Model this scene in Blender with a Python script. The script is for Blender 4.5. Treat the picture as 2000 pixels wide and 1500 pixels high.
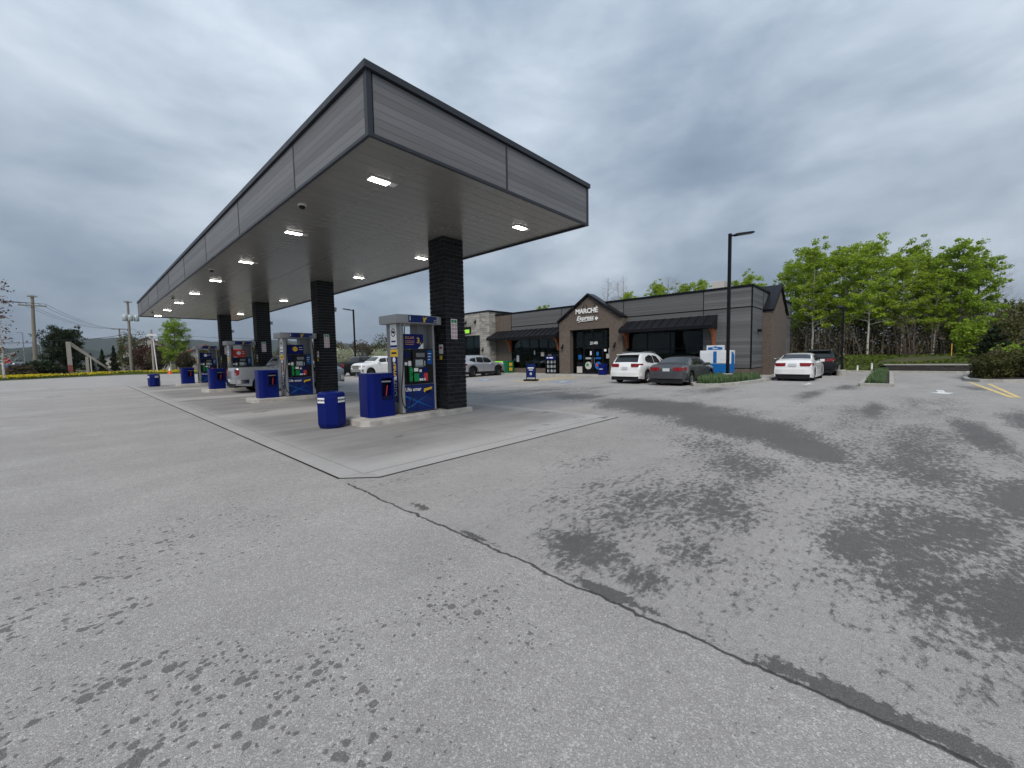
import bpy, bmesh, math, random
import numpy as np
from mathutils import Vector, Matrix
R = math.radians
random.seed(7)
for o in list(bpy.data.objects):
    bpy.data.objects.remove(o)
S = bpy.context.scene
C = S.collection

# ------------------------------------------------------------------ camera
cd = bpy.data.cameras.new('camera')
cam = bpy.data.objects.new('camera', cd)
C.objects.link(cam)
cd.sensor_width = 36.0
cd.lens = 785.1 / 2000.0 * 36.0
cd.clip_start = 0.05
cd.clip_end = 20000
az, pit, rol = R(42.938), R(-3.914), R(-1.047)
fw = Vector((math.cos(az) * math.cos(pit), math.sin(az) * math.cos(pit), math.sin(pit)))
rt = Vector((math.sin(az), -math.cos(az), 0))
up = rt.cross(fw)
r2 = rt * math.cos(rol) + up * math.sin(rol)
u2 = -rt * math.sin(rol) + up * math.cos(rol)
cam.matrix_world = Matrix(((r2.x, u2.x, -fw.x, 0), (r2.y, u2.y, -fw.y, 0), (r2.z, u2.z, -fw.z, 1.6), (0, 0, 0, 1)))
S.camera = cam

# ------------------------------------------------------------------ world: Nishita sky under a broken overcast
SUN_EL, SUN_AZ = R(48), R(215)      # azimuth counted from +X towards +Y, where the light comes from
W = bpy.data.worlds.new('World')
S.world = W
W.use_nodes = True
nt = W.node_tree
nt.nodes.clear()


class N:
    """tiny node-tree helper"""
    def __init__(s, tree):
        s.t = tree

    def n(s, typ, ins=None, **kw):
        nd = s.t.nodes.new(typ)
        for k, v in kw.items():
            setattr(nd, k, v)
        for k, v in (ins or {}).items():
            s.put(nd.inputs[k], v)
        return nd

    def put(s, sock, v):
        if isinstance(v, bpy.types.NodeSocket):
            s.t.links.new(v, sock)
        else:
            if sock.type == 'RGBA' and hasattr(v, '__len__') and len(v) == 3:
                v = (*v, 1)
            sock.default_value = v

    def m(s, op, a, b=None, c=None, clamp=False):
        nd = s.n('ShaderNodeMath', operation=op, use_clamp=clamp)
        for i, v in enumerate((a, b, c)):
            if v is not None:
                s.put(nd.inputs[i], v)
        return nd.outputs[0]

    def vm(s, op, a, b=None):
        nd = s.n('ShaderNodeVectorMath', operation=op)
        s.put(nd.inputs[0], a)
        if b is not None:
            s.put(nd.inputs[1], b)
        return nd.outputs[1] if op in ('LENGTH', 'DISTANCE', 'DOT_PRODUCT') else nd.outputs[0]

    def noise(s, vec, scale, detail=4, rough=.55, dist=0, color=False, dims='3D'):
        nd = s.n('ShaderNodeTexNoise', {'Scale': scale, 'Detail': detail, 'Roughness': rough, 'Distortion': dist}, noise_dimensions=dims)
        if vec is not None:
            s.put(nd.inputs['Vector'], vec)
        return nd.outputs[1 if color else 0]

    def mr(s, v, a, b, c=0, d=1, smooth=True):
        nd = s.n('ShaderNodeMapRange', {'Value': v, 'From Min': a, 'From Max': b, 'To Min': c, 'To Max': d}, interpolation_type='SMOOTHSTEP' if smooth else 'LINEAR')
        return nd.outputs[0]

    def mix(s, f, a, b, mode='MIX'):
        nd = s.n('ShaderNodeMix', data_type='RGBA', blend_type=mode)
        s.put(nd.inputs[0], f)
        s.put(nd.inputs[6], a)
        s.put(nd.inputs[7], b)
        return nd.outputs[2]

    def ramp(s, v, stops):
        nd = s.n('ShaderNodeValToRGB')
        s.put(nd.inputs[0], v)
        e = nd.color_ramp.elements
        while len(e) < len(stops):
            e.new(.5)
        for el, (p, c) in zip(e, stops):
            el.position = p
            el.color = (*c, 1) if len(c) == 3 else c
        return nd.outputs[0]


w = N(nt)
tc = w.n('ShaderNodeTexCoord').outputs['Generated']
sep = w.n('ShaderNodeSeparateXYZ', {0: tc})
sz = w.m('MAXIMUM', sep.outputs[2], 0.0)
den = w.m('ADD', sz, 0.42)
px = w.m('DIVIDE', sep.outputs[0], den)
py = w.m('DIVIDE', sep.outputs[1], den)
pv = w.n('ShaderNodeCombineXYZ', {0: px, 1: py, 2: 3.7}).outputs[0]
n1 = w.noise(w.vm('ADD', pv, (-14.625, 13.897, 0)), 1.15, 4, .46, .2)
n2 = w.noise(w.vm('ADD', w.vm('MULTIPLY', tc, (1, 1, 2.3)), (1.3, 4.2, 2.0)), 3.8, 7, .55, .2)
cl = w.m('ADD', w.m('MULTIPLY', n1, .66), w.m('MULTIPLY', n2, .34))
hz = w.mr(sz, 0.0, 0.30, -.06, 0.0)
cl = w.m('ADD', cl, hz)
ccol = w.ramp(cl, [(.30, (.18, .228, .30)), (.41, (.25, .315, .405)), (.47, (.33, .40, .485)), (.55, (.455, .525, .61)), (.66, (.65, .72, .805))])
cie = w.m('ADD', w.m('MULTIPLY', sz, 0.62), 0.50)
ccol = w.mix(1.0, ccol, w.n('ShaderNodeCombineColor', {0: cie, 1: cie, 2: cie}).outputs[0], 'MULTIPLY')
sky = w.n('ShaderNodeTexSky', sky_type='NISHITA', sun_disc=False, sun_elevation=SUN_EL, sun_rotation=R(90) - SUN_AZ, air_density=1.0, dust_density=2.0)
bgs = w.n('ShaderNodeBackground', {'Color': sky.outputs[0], 'Strength': 0.05})
bgc = w.n('ShaderNodeBackground', {'Color': ccol, 'Strength': 1.0})
mixs = w.n('ShaderNodeMixShader', {0: 0.90, 1: bgs.outputs[0], 2: bgc.outputs[0]})
w.n('ShaderNodeOutputWorld', {0: mixs.outputs[0]})

# ------------------------------------------------------------------ sun
sl = bpy.data.lights.new('sun', 'SUN')
sl.energy = 1.5
sl.angle = R(25)
sl.color = (1.0, .93, .85)
so = bpy.data.objects.new('sun', sl)
C.objects.link(so)
sd = Vector((math.cos(SUN_AZ) * math.cos(SUN_EL), math.sin(SUN_AZ) * math.cos(SUN_EL), math.sin(SUN_EL)))
so.rotation_euler = sd.to_track_quat('Z', 'Y').to_euler()
so.location = (0, 0, 40)

# ------------------------------------------------------------------ exposure
S.render.engine = 'CYCLES'
S.view_settings.view_transform = 'Standard'
S.view_settings.look = 'None'
S.view_settings.gamma = 1
S.view_settings.use_curve_mapping = False
S.view_settings.exposure = 0.74
S.cycles.max_bounces = 5
S.cycles.volume_bounces = 0
S.cycles.transparent_max_bounces = 12

# ================================================================== helpers
MATS = {}


def newmat(name):
    m = bpy.data.materials.new(name)
    m.use_nodes = True
    m.node_tree.nodes.clear()
    h = N(m.node_tree)
    MATS[name] = m
    return m, h


def pbr(name, col, rough=.5, metal=0, var=.12, scale=4, bump=0, bscale=60, rand=0, coat=0, spec=.5, streak=None, emit=None, rvar=.08):
    """principled material with procedural colour, roughness and bump variation"""
    m, h = newmat(name)
    g = h.n('ShaderNodeTexCoord').outputs['Object']
    if streak:
        g = h.vm('MULTIPLY', g, streak)
    nz = h.noise(g, scale, 5, .6)
    k = h.mr(nz, .25, .75, 1 - var, 1 + var, False)
    if rand:
        oi = h.n('ShaderNodeObjectInfo').outputs['Random']
        k = h.m('MULTIPLY', k, h.mr(oi, 0, 1, 1 - rand, 1 + rand, False))
    c = h.mix(1, (*col, 1), h.n('ShaderNodeCombineColor', {0: k, 1: k, 2: k}).outputs[0], 'MULTIPLY')
    ins = {'Base Color': c, 'Roughness': h.m('ADD', h.mr(nz, .3, .7, -rvar, rvar, False), rough, clamp=True), 'Metallic': metal, 'Specular IOR Level': spec, 'Coat Weight': coat, 'Coat Roughness': .04}
    if bump:
        b = h.n('ShaderNodeBump', {'Strength': bump, 'Distance': .01, 'Height': h.noise(g, bscale, 4, .6)})
        ins['Normal'] = b.outputs[0]
    if emit:
        ins['Emission Color'] = (*emit[0], 1)
        ins['Emission Strength'] = emit[1]
    p = h.n('ShaderNodeBsdfPrincipled', ins)
    h.n('ShaderNodeOutputMaterial', {0: p.outputs[0]})
    return m


class MB:
    """collects shapes, builds ONE mesh object"""
    def __init__(s):
        s.v, s.f, s.mi = [], [], []
        s.cur = 0

    def add(s, vs, fs):
        b = len(s.v)
        s.v += [tuple(p) for p in vs]
        s.f += [tuple(b + i for i in f) for f in fs]
        s.mi += [s.cur] * len(fs)
        return s

    def box(s, x0, x1, y0, y1, z0, z1):
        vs = [(x, y, z) for z in (z0, z1) for y in (y0, y1) for x in (x0, x1)]
        return s.add(vs, [(0, 2, 3, 1), (4, 5, 7, 6), (0, 1, 5, 4), (2, 6, 7, 3), (0, 4, 6, 2), (1, 3, 7, 5)])

    def cbox(s, c, d):
        return s.box(c[0] - d[0] / 2, c[0] + d[0] / 2, c[1] - d[1] / 2, c[1] + d[1] / 2, c[2] - d[2] / 2, c[2] + d[2] / 2)

    def prism(s, poly, a, b, axis='z'):
        """poly 2D counter-clockwise; extruded along axis from a to b"""
        n = len(poly)
        P = {'z': lambda u, v, t: (u, v, t), 'y': lambda u, v, t: (u, t, v), 'x': lambda u, v, t: (t, u, v)}[axis]
        vs = [P(u, v, a) for u, v in poly] + [P(u, v, b) for u, v in poly]
        fs = [tuple(range(n))[::-1], tuple(range(n, 2 * n))] + [(i, (i + 1) % n, n + (i + 1) % n, n + i) for i in range(n)]
        return s.add(vs, fs)

    def tube(s, pts, r, n=8, cap=True):
        pts = [Vector(p) for p in pts]
        rs = r if hasattr(r, '__len__') else [r] * len(pts)
        b = len(s.v)
        ref = Vector((0, 0, 1))
        vs = []
        for i, p in enumerate(pts):
            d = (pts[min(i + 1, len(pts) - 1)] - pts[max(i - 1, 0)])
            if d.length < 1e-9:
                d = Vector((0, 0, 1))
            d.normalize()
            a = d.cross(ref if abs(d.dot(ref)) < .95 else Vector((1, 0, 0)))
            a.normalize()
            c = d.cross(a)
            for k in range(n):
                t = 2 * math.pi * k / n
                vs.append(p + (a * math.cos(t) + c * math.sin(t)) * rs[i])
        fs = []
        for i in range(len(pts) - 1):
            for k in range(n):
                fs.append((i * n + k, i * n + (k + 1) % n, (i + 1) * n + (k + 1) % n, (i + 1) * n + k))
        if cap:
            fs.append(tuple(range(n))[::-1])
            fs.append(tuple(range((len(pts) - 1) * n, len(pts) * n)))
        return s.add(vs, fs)

    def lathe(s, prof, n=16, axis='z', c=(0, 0, 0), cap=True):
        """prof: list of (radius, height)"""
        vs = []
        for r, t in prof:
            for k in range(n):
                a = 2 * math.pi * k / n
                u, v = r * math.cos(a), r * math.sin(a)
                q = {'z': (u, v, t), 'y': (u, t, v), 'x': (t, u, v)}[axis]
                vs.append((q[0] + c[0], q[1] + c[1], q[2] + c[2]))
        m = len(prof)
        fs = [(i * n + k, i * n + (k + 1) % n, (i + 1) * n + (k + 1) % n, (i + 1) * n + k) for i in range(m - 1) for k in range(n)]
        if cap:
            fs += [tuple(range(n))[::-1], tuple(range((m - 1) * n, m * n))]
        return s.add(vs, fs)

    def mesh(s, name, mats, smooth=None, bevel=0, fix=True):
        me = bpy.data.meshes.new(name)
        me.from_pydata(s.v, [], s.f)
        mats = mats if isinstance(mats, (list, tuple)) else [mats]
        for m in mats:
            me.materials.append(MATS[m] if isinstance(m, str) else m)
        me.polygons.foreach_set('material_index', s.mi)
        if fix or bevel:
            bm = bmesh.new()
            bm.from_mesh(me)
            if bevel:
                bmesh.ops.remove_doubles(bm, verts=bm.verts, dist=1e-5)
            bmesh.ops.recalc_face_normals(bm, faces=bm.faces)
            if bevel:
                ed = [e for e in bm.edges if len(e.link_faces) == 2 and e.calc_face_angle(0) > R(25)]
                bmesh.ops.bevel(bm, geom=ed, offset=bevel, segments=2, affect='EDGES', profile=.6)
            bm.to_mesh(me)
            bm.free()
        if smooth is not None:
            me.polygons.foreach_set('use_smooth', [True] * len(me.polygons))
            me.set_sharp_from_angle(angle=R(smooth))
        me.update()
        return me

    def build(s, name, mats, parent=None, loc=None, smooth=None, bevel=0, **tags):
        return put(name, s.mesh(name, mats, smooth, bevel), parent, loc, **tags)


def put(name, me, parent=None, loc=None, rot=None, scale=None, **tags):
    o = bpy.data.objects.new(name, me)
    C.objects.link(o)
    if parent is not None:
        o.parent = parent
    if loc is not None:
        o.location = loc
    if rot is not None:
        o.rotation_euler = rot
    if scale is not None:
        o.scale = scale
    tag(o, **tags)
    return o


def tag(o, label=None, cat=None, group=None, kind=None):
    for k, v in (('label', label), ('category', cat), ('group', group), ('kind', kind)):
        if v:
            o[k] = v
    return o


def thing(name, label, cat, loc=(0, 0, 0), rz=0, group=None):
    o = bpy.data.objects.new(name, None)
    C.objects.link(o)
    o.location = loc
    o.rotation_euler = (0, 0, rz)
    o.empty_display_size = .2
    return tag(o, label, cat, group)


def dup(root, loc, rz=None, label=None, parent=None):
    r = root.copy()
    C.objects.link(r)
    r.location = loc
    if rz is not None:
        r.rotation_euler = (0, 0, rz)
    if label:
        r['label'] = label
    for ch in list(root.children):
        c = ch.copy()
        C.objects.link(c)
        c.parent = r
        for g in list(ch.children):
            d = g.copy()
            C.objects.link(d)
            d.parent = c
    return r


UNIT = None


def ubox(name, mat, parent, x0, x1, y0, y1, z0, z1, cache={}, **tags):
    """box object that shares one unit mesh per material"""
    if mat not in cache:
        cache[mat] = MB().box(-.5, .5, -.5, .5, -.5, .5).mesh('unit_' + mat, mat)
    return put(name, cache[mat], parent, ((x0 + x1) / 2, (y0 + y1) / 2, (z0 + z1) / 2), None, (x1 - x0, y1 - y0, z1 - z0), **tags)


def text(name, body, size, pos, facing, mat, parent=None, align='CENTER', shear=0, bold=0, depth=.004, sx=1, up=False, **tags):
    cu = bpy.data.curves.new(name, 'FONT')
    cu.body = body
    cu.size = size
    cu.align_x = align
    cu.align_y = 'CENTER'
    cu.shear = shear
    cu.offset = bold
    cu.extrude = depth / 2
    cu.resolution_u = 2
    o = bpy.data.objects.new(name, cu)
    C.objects.link(o)
    me = bpy.data.meshes.new_from_object(o.evaluated_get(bpy.context.evaluated_depsgraph_get()))
    bpy.data.objects.remove(o)
    bpy.data.curves.remove(cu)
    co = np.empty(len(me.vertices) * 3, 'f')
    me.vertices.foreach_get('co', co)
    co = co.reshape(-1, 3)
    u, v, t = co[:, 0] * sx, co[:, 1], co[:, 2]
    if up:
        u, v = -v, u
    if facing == '-y':
        P = np.stack([pos[0] + u, pos[1] - t, pos[2] + v], 1)
    elif facing == '-x':
        P = np.stack([pos[0] - t, pos[1] - u, pos[2] + v], 1)
    else:
        P = np.stack([pos[0] + u, pos[1] + v, pos[2] + t], 1)
    me.vertices.foreach_set('co', P.astype('f').ravel())
    me.materials.clear()
    me.materials.append(MATS[mat])
    me.update()
    return put(name, me, parent, **tags)


def rrect(w, h, r, n=5, cx=0, cy=0):
    out = []
    for (sx, sy, a0) in ((1, 1, 0), (-1, 1, 90), (-1, -1, 180), (1, -1, 270)):
        for k in range(n + 1):
            a = R(a0 + 90 * k / n)
            out.append((cx + sx * (w / 2 - r) + r * math.cos(a), cy + sy * (h / 2 - r) + r * math.sin(a)))
    return out


def circle(r, n=20, cx=0, cy=0):
    return [(cx + r * math.cos(2 * math.pi * k / n), cy + r * math.sin(2 * math.pi * k / n)) for k in range(n)]


# ================================================================== materials
pbr('soffit', (.21, .205, .188), .26, 0, .04, 2, spec=.6, rand=.03, rvar=.03)
pbr('fascia_plank', (.148, .150, .156), .55, 0, .30, 3.5, bump=.05, bscale=40, rand=.16, streak=(1, 1, 12), spec=.18)
pbr('dark_trim', (.040, .043, .052), .45, .2, .1, 6, spec=.18)
pbr('black_metal', (.008, .0085, .011), .45, .2, .15, 6, spec=.18)
pbr('brick_dark', (.0165, .0180, .0205), .62, 0, .45, 9, bump=.35, bscale=70, rand=.35, spec=.18)
pbr('mortar', (.19, .193, .195), .9, 0, .2, 20, bump=.2, spec=.18)
pbr('concrete_island', (.42, .40, .37), .85, 0, .36, 2.6, bump=.3, bscale=90)
pbr('concrete_kerb', (.36, .35, .32), .9, 0, .25, 2.2, bump=.3, bscale=80)
pbr('sidewalk', (.34, .33, .305), .9, 0, .2, 1.3, bump=.2, bscale=70)
pbr('pump_grey', (.19, .197, .205), .42, .25, .06, 5)
pbr('pump_light', (.33, .335, .34), .38, .2, .05, 5)
pbr('pump_black', (.006, .0065, .008), .48, 0, .2, 8, spec=.3)
pbr('pump_blue', (.002, .016, .125), .30, 0, .12, 3, coat=.3, spec=.18)
pbr('blue_cyan', (.01, .10, .34), .32, 0, .25, 3, spec=.18)
pbr('plastic_blue', (.002, .0085, .115), .36, 0, .10, 5, bump=.05, bscale=120, spec=.18)
pbr('plastic_navy', (.002, .004, .04), .5, 0, .12, 5, spec=.18)
pbr('white_print', (.78, .78, .78), .5, 0, .05, 10)
pbr('yellow_print', (.72, .46, .03), .5, 0, .08, 10)
pbr('green_print', (.01, .26, .07), .45, 0, .1, 10, spec=.18)
pbr('red_print', (.52, .035, .03), .45, 0, .1, 10)
pbr('pale_red', (.62, .22, .22), .5, 0, .1, 10)
pbr('orange_text', (.55, .26, .12), .5, 0, .1, 10)
pbr('screen', (.17, .18, .19), .15, 0, .1, 10)
pbr('rubber', (.010, .010, .011), .6, 0, .2, 20, spec=.18)
pbr('steel', (.45, .46, .47), .3, .9, .1, 8)
pbr('led', (1, 1, 1), .4, emit=((1.0, .95, .86), 9.0))
pbr('fixture_white', (.62, .63, .62), .4)
pbr('brick_brown', (.135, .110, .092), .85, 0, .28, 7, bump=.3, bscale=60, rand=.10, spec=.18)
pbr('mortar_brown', (.100, .084, .072), .95, 0, .15, 20)
pbr('wall_plank', (.120, .123, .126), .6, 0, .32, 2.2, bump=.08, bscale=40, rand=.22, streak=(1, .9, 9), spec=.18)
pbr('seam_metal', (.014, .0145, .018), .42, .3, .12, 3, rand=.06, spec=.18)
pbr('bracket_wood', (.29, .088, .028), .55, 0, .25, 5, streak=(6, 6, 1), bump=.1)
pbr('stone', (.30, .285, .26), .9, 0, .30, 5, bump=.5, bscale=18, rand=.28)
pbr('stone_mortar', (.25, .235, .21), .95, 0, .2, 8)
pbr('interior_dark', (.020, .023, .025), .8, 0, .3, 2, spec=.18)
pbr('shelf', (.12, .12, .12), .7, 0, .4, 6, rand=.5)
pbr('lime_sign', (.25, .62, .03), .4, emit=((.25, .62, .03), .35))
pbr('green_cabinet', (.008, .13, .055), .4, 0, .15, 4, spec=.18)
pbr('ice_blue', (.012, .14, .42), .35, 0, .12, 3, spec=.18)
pbr('ice_white', (.72, .75, .78), .35, 0, .05, 3)
pbr('grey_wood', (.30, .28, .255), .85, 0, .25, 4, streak=(8, 8, 1), bump=.2)
pbr('pole_wood', (.21, .19, .155), .9, 0, .25, 3, streak=(6, 6, .6), bump=.3)
pbr('wire', (.02, .02, .022), .6)
pbr('insul_grey', (.40, .45, .46), .45, .2, .1)
pbr('cone_orange', (.75, .12, .03), .5, 0, .1)
pbr('mulch', (.028, .021, .016), .95, 0, .4, 25, bump=.8, bscale=50)
pbr('wall_block', (.040, .036, .034), .9, 0, .35, 5, bump=.5, bscale=40, rand=.2)
pbr('bark_white', (.50, .48, .43), .8, 0, .45, 3, bump=.3, streak=(2, 2, 1))
pbr('bark_grey', (.15, .13, .11), .9, 0, .3, 4, bump=.4)
pbr('bark_dark', (.06, .048, .04), .9, 0, .3, 4, bump=.4)
pbr('twig', (.17, .135, .115), .9, 0, .3, 4)
pbr('twig_red', (.20, .12, .10), .9, 0, .3, 4)
pbr('roof_red', (.22, .06, .045), .8, 0, .2, 3)
pbr('house_pale', (.48, .46, .42), .8, 0, .1, 1)
pbr('far_glass', (.03, .035, .04), .15, 0, .1)
pbr('tyre', (.013, .013, .013), .8, 0, .2, 20, spec=.18)
pbr('rim_silver', (.50, .51, .52), .28, .85, .06)
pbr('rim_dark', (.06, .062, .065), .35, .7, .1)
pbr('car_glass', (.012, .015, .017), .05, 0, .1, 3, spec=.7, rvar=.01)
pbr('tail_red', (.22, .008, .012), .18, 0, .2, 20, coat=.5)
pbr('lamp_clear', (.55, .57, .6), .12, .3, .1, 20, coat=.5)
pbr('plate', (.55, .57, .6), .45, 0, .1)
pbr('trim_black', (.015, .015, .016), .55, 0, .15, 10, spec=.18)
pbr('chrome', (.62, .63, .64), .12, 1, .05)
for nm, c, mt in (('paint_white', (.74, .75, .75), 0), ('paint_grey', (.085, .088, .096), .55), ('paint_silver', (.40, .42, .45), .45), ('paint_black', (.010, .010, .012), .1), ('paint_truck', (.36, .38, .40), .45), ('paint_red', (.32, .02, .02), 0), ('paint_blue', (.02, .05, .14), 0)):
    pbr(nm, c, .30, mt, .05, 2, coat=.8 if nm != 'paint_black' else .35, spec=.5 if nm != 'paint_black' else .25, rvar=.04)


def glass_mat(name, tint, refl):
    m, h = newmat(name)
    fr = h.n('ShaderNodeFresnel', {'IOR': 1.5})
    g = h.n('ShaderNodeNewGeometry').outputs['Position']
    b = h.n('ShaderNodeBump', {'Strength': .02, 'Distance': .05, 'Height': h.noise(g, .8, 2)})
    h.put(fr.inputs['Normal'], b.outputs[0])
    tr = h.n('ShaderNodeBsdfTransparent', {'Color': (*tint, 1)})
    gl = h.n('ShaderNodeBsdfGlossy', {'Color': (.72, .80, .82, 1), 'Roughness': .02, 'Normal': b.outputs[0]})
    f = h.m('ADD', h.m('MULTIPLY', fr.outputs[0], .62), refl, clamp=True)
    mx = h.n('ShaderNodeMixShader', {0: f, 1: tr.outputs[0], 2: gl.outputs[0]})
    h.n('ShaderNodeOutputMaterial', {0: mx.outputs[0]})


glass_mat('shop_glass', (.30, .36, .34), .0)


def leaf_mat(name, c1, c2, trans=.35):
    m, h = newmat(name)
    at = h.n('ShaderNodeAttribute', attribute_name='rnd').outputs['Fac']
    g = h.n('ShaderNodeTexCoord').outputs['Object']
    nz = h.noise(g, .55, 3)
    f = h.m('ADD', h.m('MULTIPLY', at, .55), h.mr(nz, .3, .7, 0, .45), clamp=True)
    oi = h.n('ShaderNodeObjectInfo').outputs['Random']
    k = h.mr(oi, 0, 1, .85, 1.15, False)
    c = h.mix(f, (*c1, 1), (*c2, 1))
    c = h.mix(1, c, h.n('ShaderNodeCombineColor', {0: k, 1: k, 2: k}).outputs[0], 'MULTIPLY')
    d = h.n('ShaderNodeBsdfPrincipled', {'Base Color': c, 'Roughness': .6, 'Specular IOR Level': .25})
    t = h.n('ShaderNodeBsdfTranslucent', {'Color': c})
    mx = h.n('ShaderNodeMixShader', {0: trans, 1: d.outputs[0], 2: t.outputs[0]})
    h.n('ShaderNodeOutputMaterial', {0: mx.outputs[0]})


leaf_mat('leaf_aspen', (.21, .31, .02), (.40, .52, .06), .5)
leaf_mat('leaf_green', (.16, .25, .02), (.31, .43, .05), .45)
leaf_mat('leaf_olive', (.055, .062, .016), (.12, .125, .035), .3)
leaf_mat('leaf_brown', (.055, .045, .028), (.13, .105, .06), .3)
leaf_mat('leaf_dark', (.012, .022, .008), (.035, .055, .016), .25)
leaf_mat('leaf_white', (.30, .33, .20), (.62, .64, .50), .3)
leaf_mat('leaf_red', (.05, .018, .014), (.11, .045, .03), .3)
leaf_mat('plant_green', (.055, .095, .040), (.15, .23, .10), .3)
leaf_mat('grass_blade', (.05, .085, .010), (.13, .17, .02), .3)
leaf_mat('dandelion', (.55, .42, .01), (.75, .60, .03), .2)


def grass_mat(name, c1, c2, c3):
    m, h = newmat(name)
    g = h.n('ShaderNodeNewGeometry').outputs['Position']
    a = h.noise(g, .35, 5, .6)
    b = h.noise(g, 7, 5, .7)
    c = h.mix(h.mr(a, .35, .65), (*c1, 1), (*c2, 1))
    c = h.mix(h.mr(b, .42, .72), c, (*c3, 1))
    bp = h.n('ShaderNodeBump', {'Strength': .8, 'Distance': .06, 'Height': b})
    p = h.n('ShaderNodeBsdfPrincipled', {'Base Color': c, 'Roughness': .95, 'Normal': bp.outputs[0], 'Specular IOR Level': .2})
    h.n('ShaderNodeOutputMaterial', {0: p.outputs[0]})


grass_mat('grass', (.065, .085, .018), (.085, .085, .030), (.030, .050, .010))
grass_mat('bank_earth', (.060, .070, .022), (.095, .082, .055), (.045, .060, .014))
grass_mat('land', (.055, .065, .020), (.075, .070, .030), (.030, .042, .012))
grass_mat('forest_hill', (.022, .034, .024), (.034, .046, .030), (.012, .020, .014))


def asphalt_mat():
    m, h = newmat('asphalt')
    P = h.n('ShaderNodeNewGeometry').outputs['Position']
    sp = h.n('ShaderNodeSeparateXYZ', {0: P})
    X, Y = sp.outputs[0], sp.outputs[1]
    P2 = h.n('ShaderNodeCombineXYZ', {0: X, 1: Y, 2: 0}).outputs[0]

    def blob(x, y, rx, ry, amp, ang=0):
        q = h.vm('SUBTRACT', P2, (x, y, 0))
        mp = h.n('ShaderNodeMapping', {'Vector': q, 'Rotation': (0, 0, -R(ang)), 'Scale': (1 / rx, 1 / ry, 1)}, vector_type='POINT')
        # rotate first, then scale
        q2 = h.n('ShaderNodeVectorRotate', {'Vector': q, 'Angle': -R(ang)}, rotation_type='Z_AXIS').outputs[0]
        h.t.nodes.remove(mp)
        q3 = h.vm('MULTIPLY', q2, (1 / rx, 1 / ry, 1))
        return h.mr(h.vm('LENGTH', q3), 0, 1, amp, 0)

    def total(lst):
        s = None
        for b in lst:
            v = blob(*b)
            s = v if s is None else h.m('MAXIMUM', s, v)
        return s
    big = h.noise(P2, .22, 5, .6)
    med = h.noise(P2, 1.3, 6, .65)
    fine = h.noise(P2, 14, 3, .7)
    vor = h.n('ShaderNodeTexVoronoi', {'Vector': P2, 'Scale': 210.0}, feature='F1')
    vr = h.n('ShaderNodeSeparateColor', {0: vor.outputs['Color']})
    vor2 = h.n('ShaderNodeTexVoronoi', {'Vector': P2, 'Scale': 120.0}, feature='F1')
    vr2 = h.n('ShaderNodeSeparateColor', {0: vor2.outputs['Color']})
    # seam between two pavings, along X = 2.26
    wob = h.m('ADD', h.m('MULTIPLY', h.m('SUBTRACT', h.noise(P2, 1.6, 4, .65), .5), .16), h.m('MULTIPLY', h.m('SUBTRACT', h.noise(P2, 11, 3, .6), .5), .045))
    sx = h.m('SUBTRACT', h.m('SUBTRACT', X, 2.255), wob)
    right = h.mr(sx, -.01, .01)
    front = h.m('LESS_THAN', Y, 5.05)
    # base colour: speckled aggregate, coarser and paler on the left paving
    v = h.mr(big, .3, .7, .31, .36, False)
    v = h.m('MULTIPLY', v, h.mr(med, .25, .75, .90, 1.10, False))
    v = h.m('MULTIPLY', v, h.mr(fine, .2, .8, .88, 1.12, False))
    ag = h.m('POWER', vr.outputs[0], 2.2)
    ag2 = h.m('POWER', vr2.outputs[1], 5.0)
    v = h.m('MULTIPLY', v, h.m('ADD', .85, h.m('MULTIPLY', ag, .44)))
    v = h.m('MULTIPLY', v, h.m('ADD', .93, h.m('MULTIPLY', ag2, h.mr(right, 0, 1, .50, .22, False))))
    # slow drift of tone: tyre-darkened traffic lanes
    lane = h.noise(h.vm('MULTIPLY', P2, (.10, .55, 1)), 1, 4, .6)
    v = h.m('MULTIPLY', v, h.mr(lane, .35, .7, 1.03, .93))
    # wet ground right of the seam
    wn = h.noise(h.vm('MULTIPLY', P2, (.75, 1.3, 1)), 5.5, 5, .70)
    wn2 = h.noise(h.vm('MULTIPLY', P2, (.5, 1.6, 1)), .75, 5, .6)
    wr = total([(11.9, 5.0, 4.2, 2.6, .33, 66), (10.0, 2.5, 3.6, 1.9, .33, 42), (8.2, 1.0, 2.0, 1.0, .30, 30), (6.6, 1.6, 2.2, 1.3, .15, 20),
                (4.2, 1.5, 2.8, 1.7, .125, 0), (7.5, -.2, 4.6, 2.0, .135, 0), (5.0, -.3, 3.4, 1.5, .145, 0), (9.5, -.6, 4.5, 1.2, .155, 0), (12.5, .2, 6.0, 2.2, .10, 0), (7.2, 2.2, 3.0, 1.6, .12, 25), (17, -1.0, 6, 1.6, .09, 0), (2.75, 1.75, .60, .80, .215, 0), (2.65, 1.25, .45, .5, .20, 0), (3.25, 1.15, .7, .55, .185, 0), (4.3, 1.2, 1.2, .9, .165, 0), (4.1, 1.9, 1.2, .9, .13, 0),
                (4.3, .15, 1.0, .42, .195, 0), (5.1, -.45, 1.7, .7, .215, -10), (3.9, -.65, 1.1, .5, .225, 0), (6.6, -1.1, 2.2, .75, .20, -10),
                (11.4, -1.3, 4.5, .55, .22, 0), (14.2, .2, 4.5, .5, .19, 0), (13.5, -2.4, 5, .8, .20, 0), (18.5, 2.0, 5, .7, .15, 0), (22.5, 1.2, 3.0, .8, .17, 0), (24, -2.6, 3, .6, .15, 0),
                (14.5, 11.5, 6.0, 6.5, .13, 0), (13.2, 9.0, 3.0, 2.0, .22, 60), (18, 5.5, 4, 2.0, .13, 0), (5.4, 3.2, 1.2, .6, .09, 0)])
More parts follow.
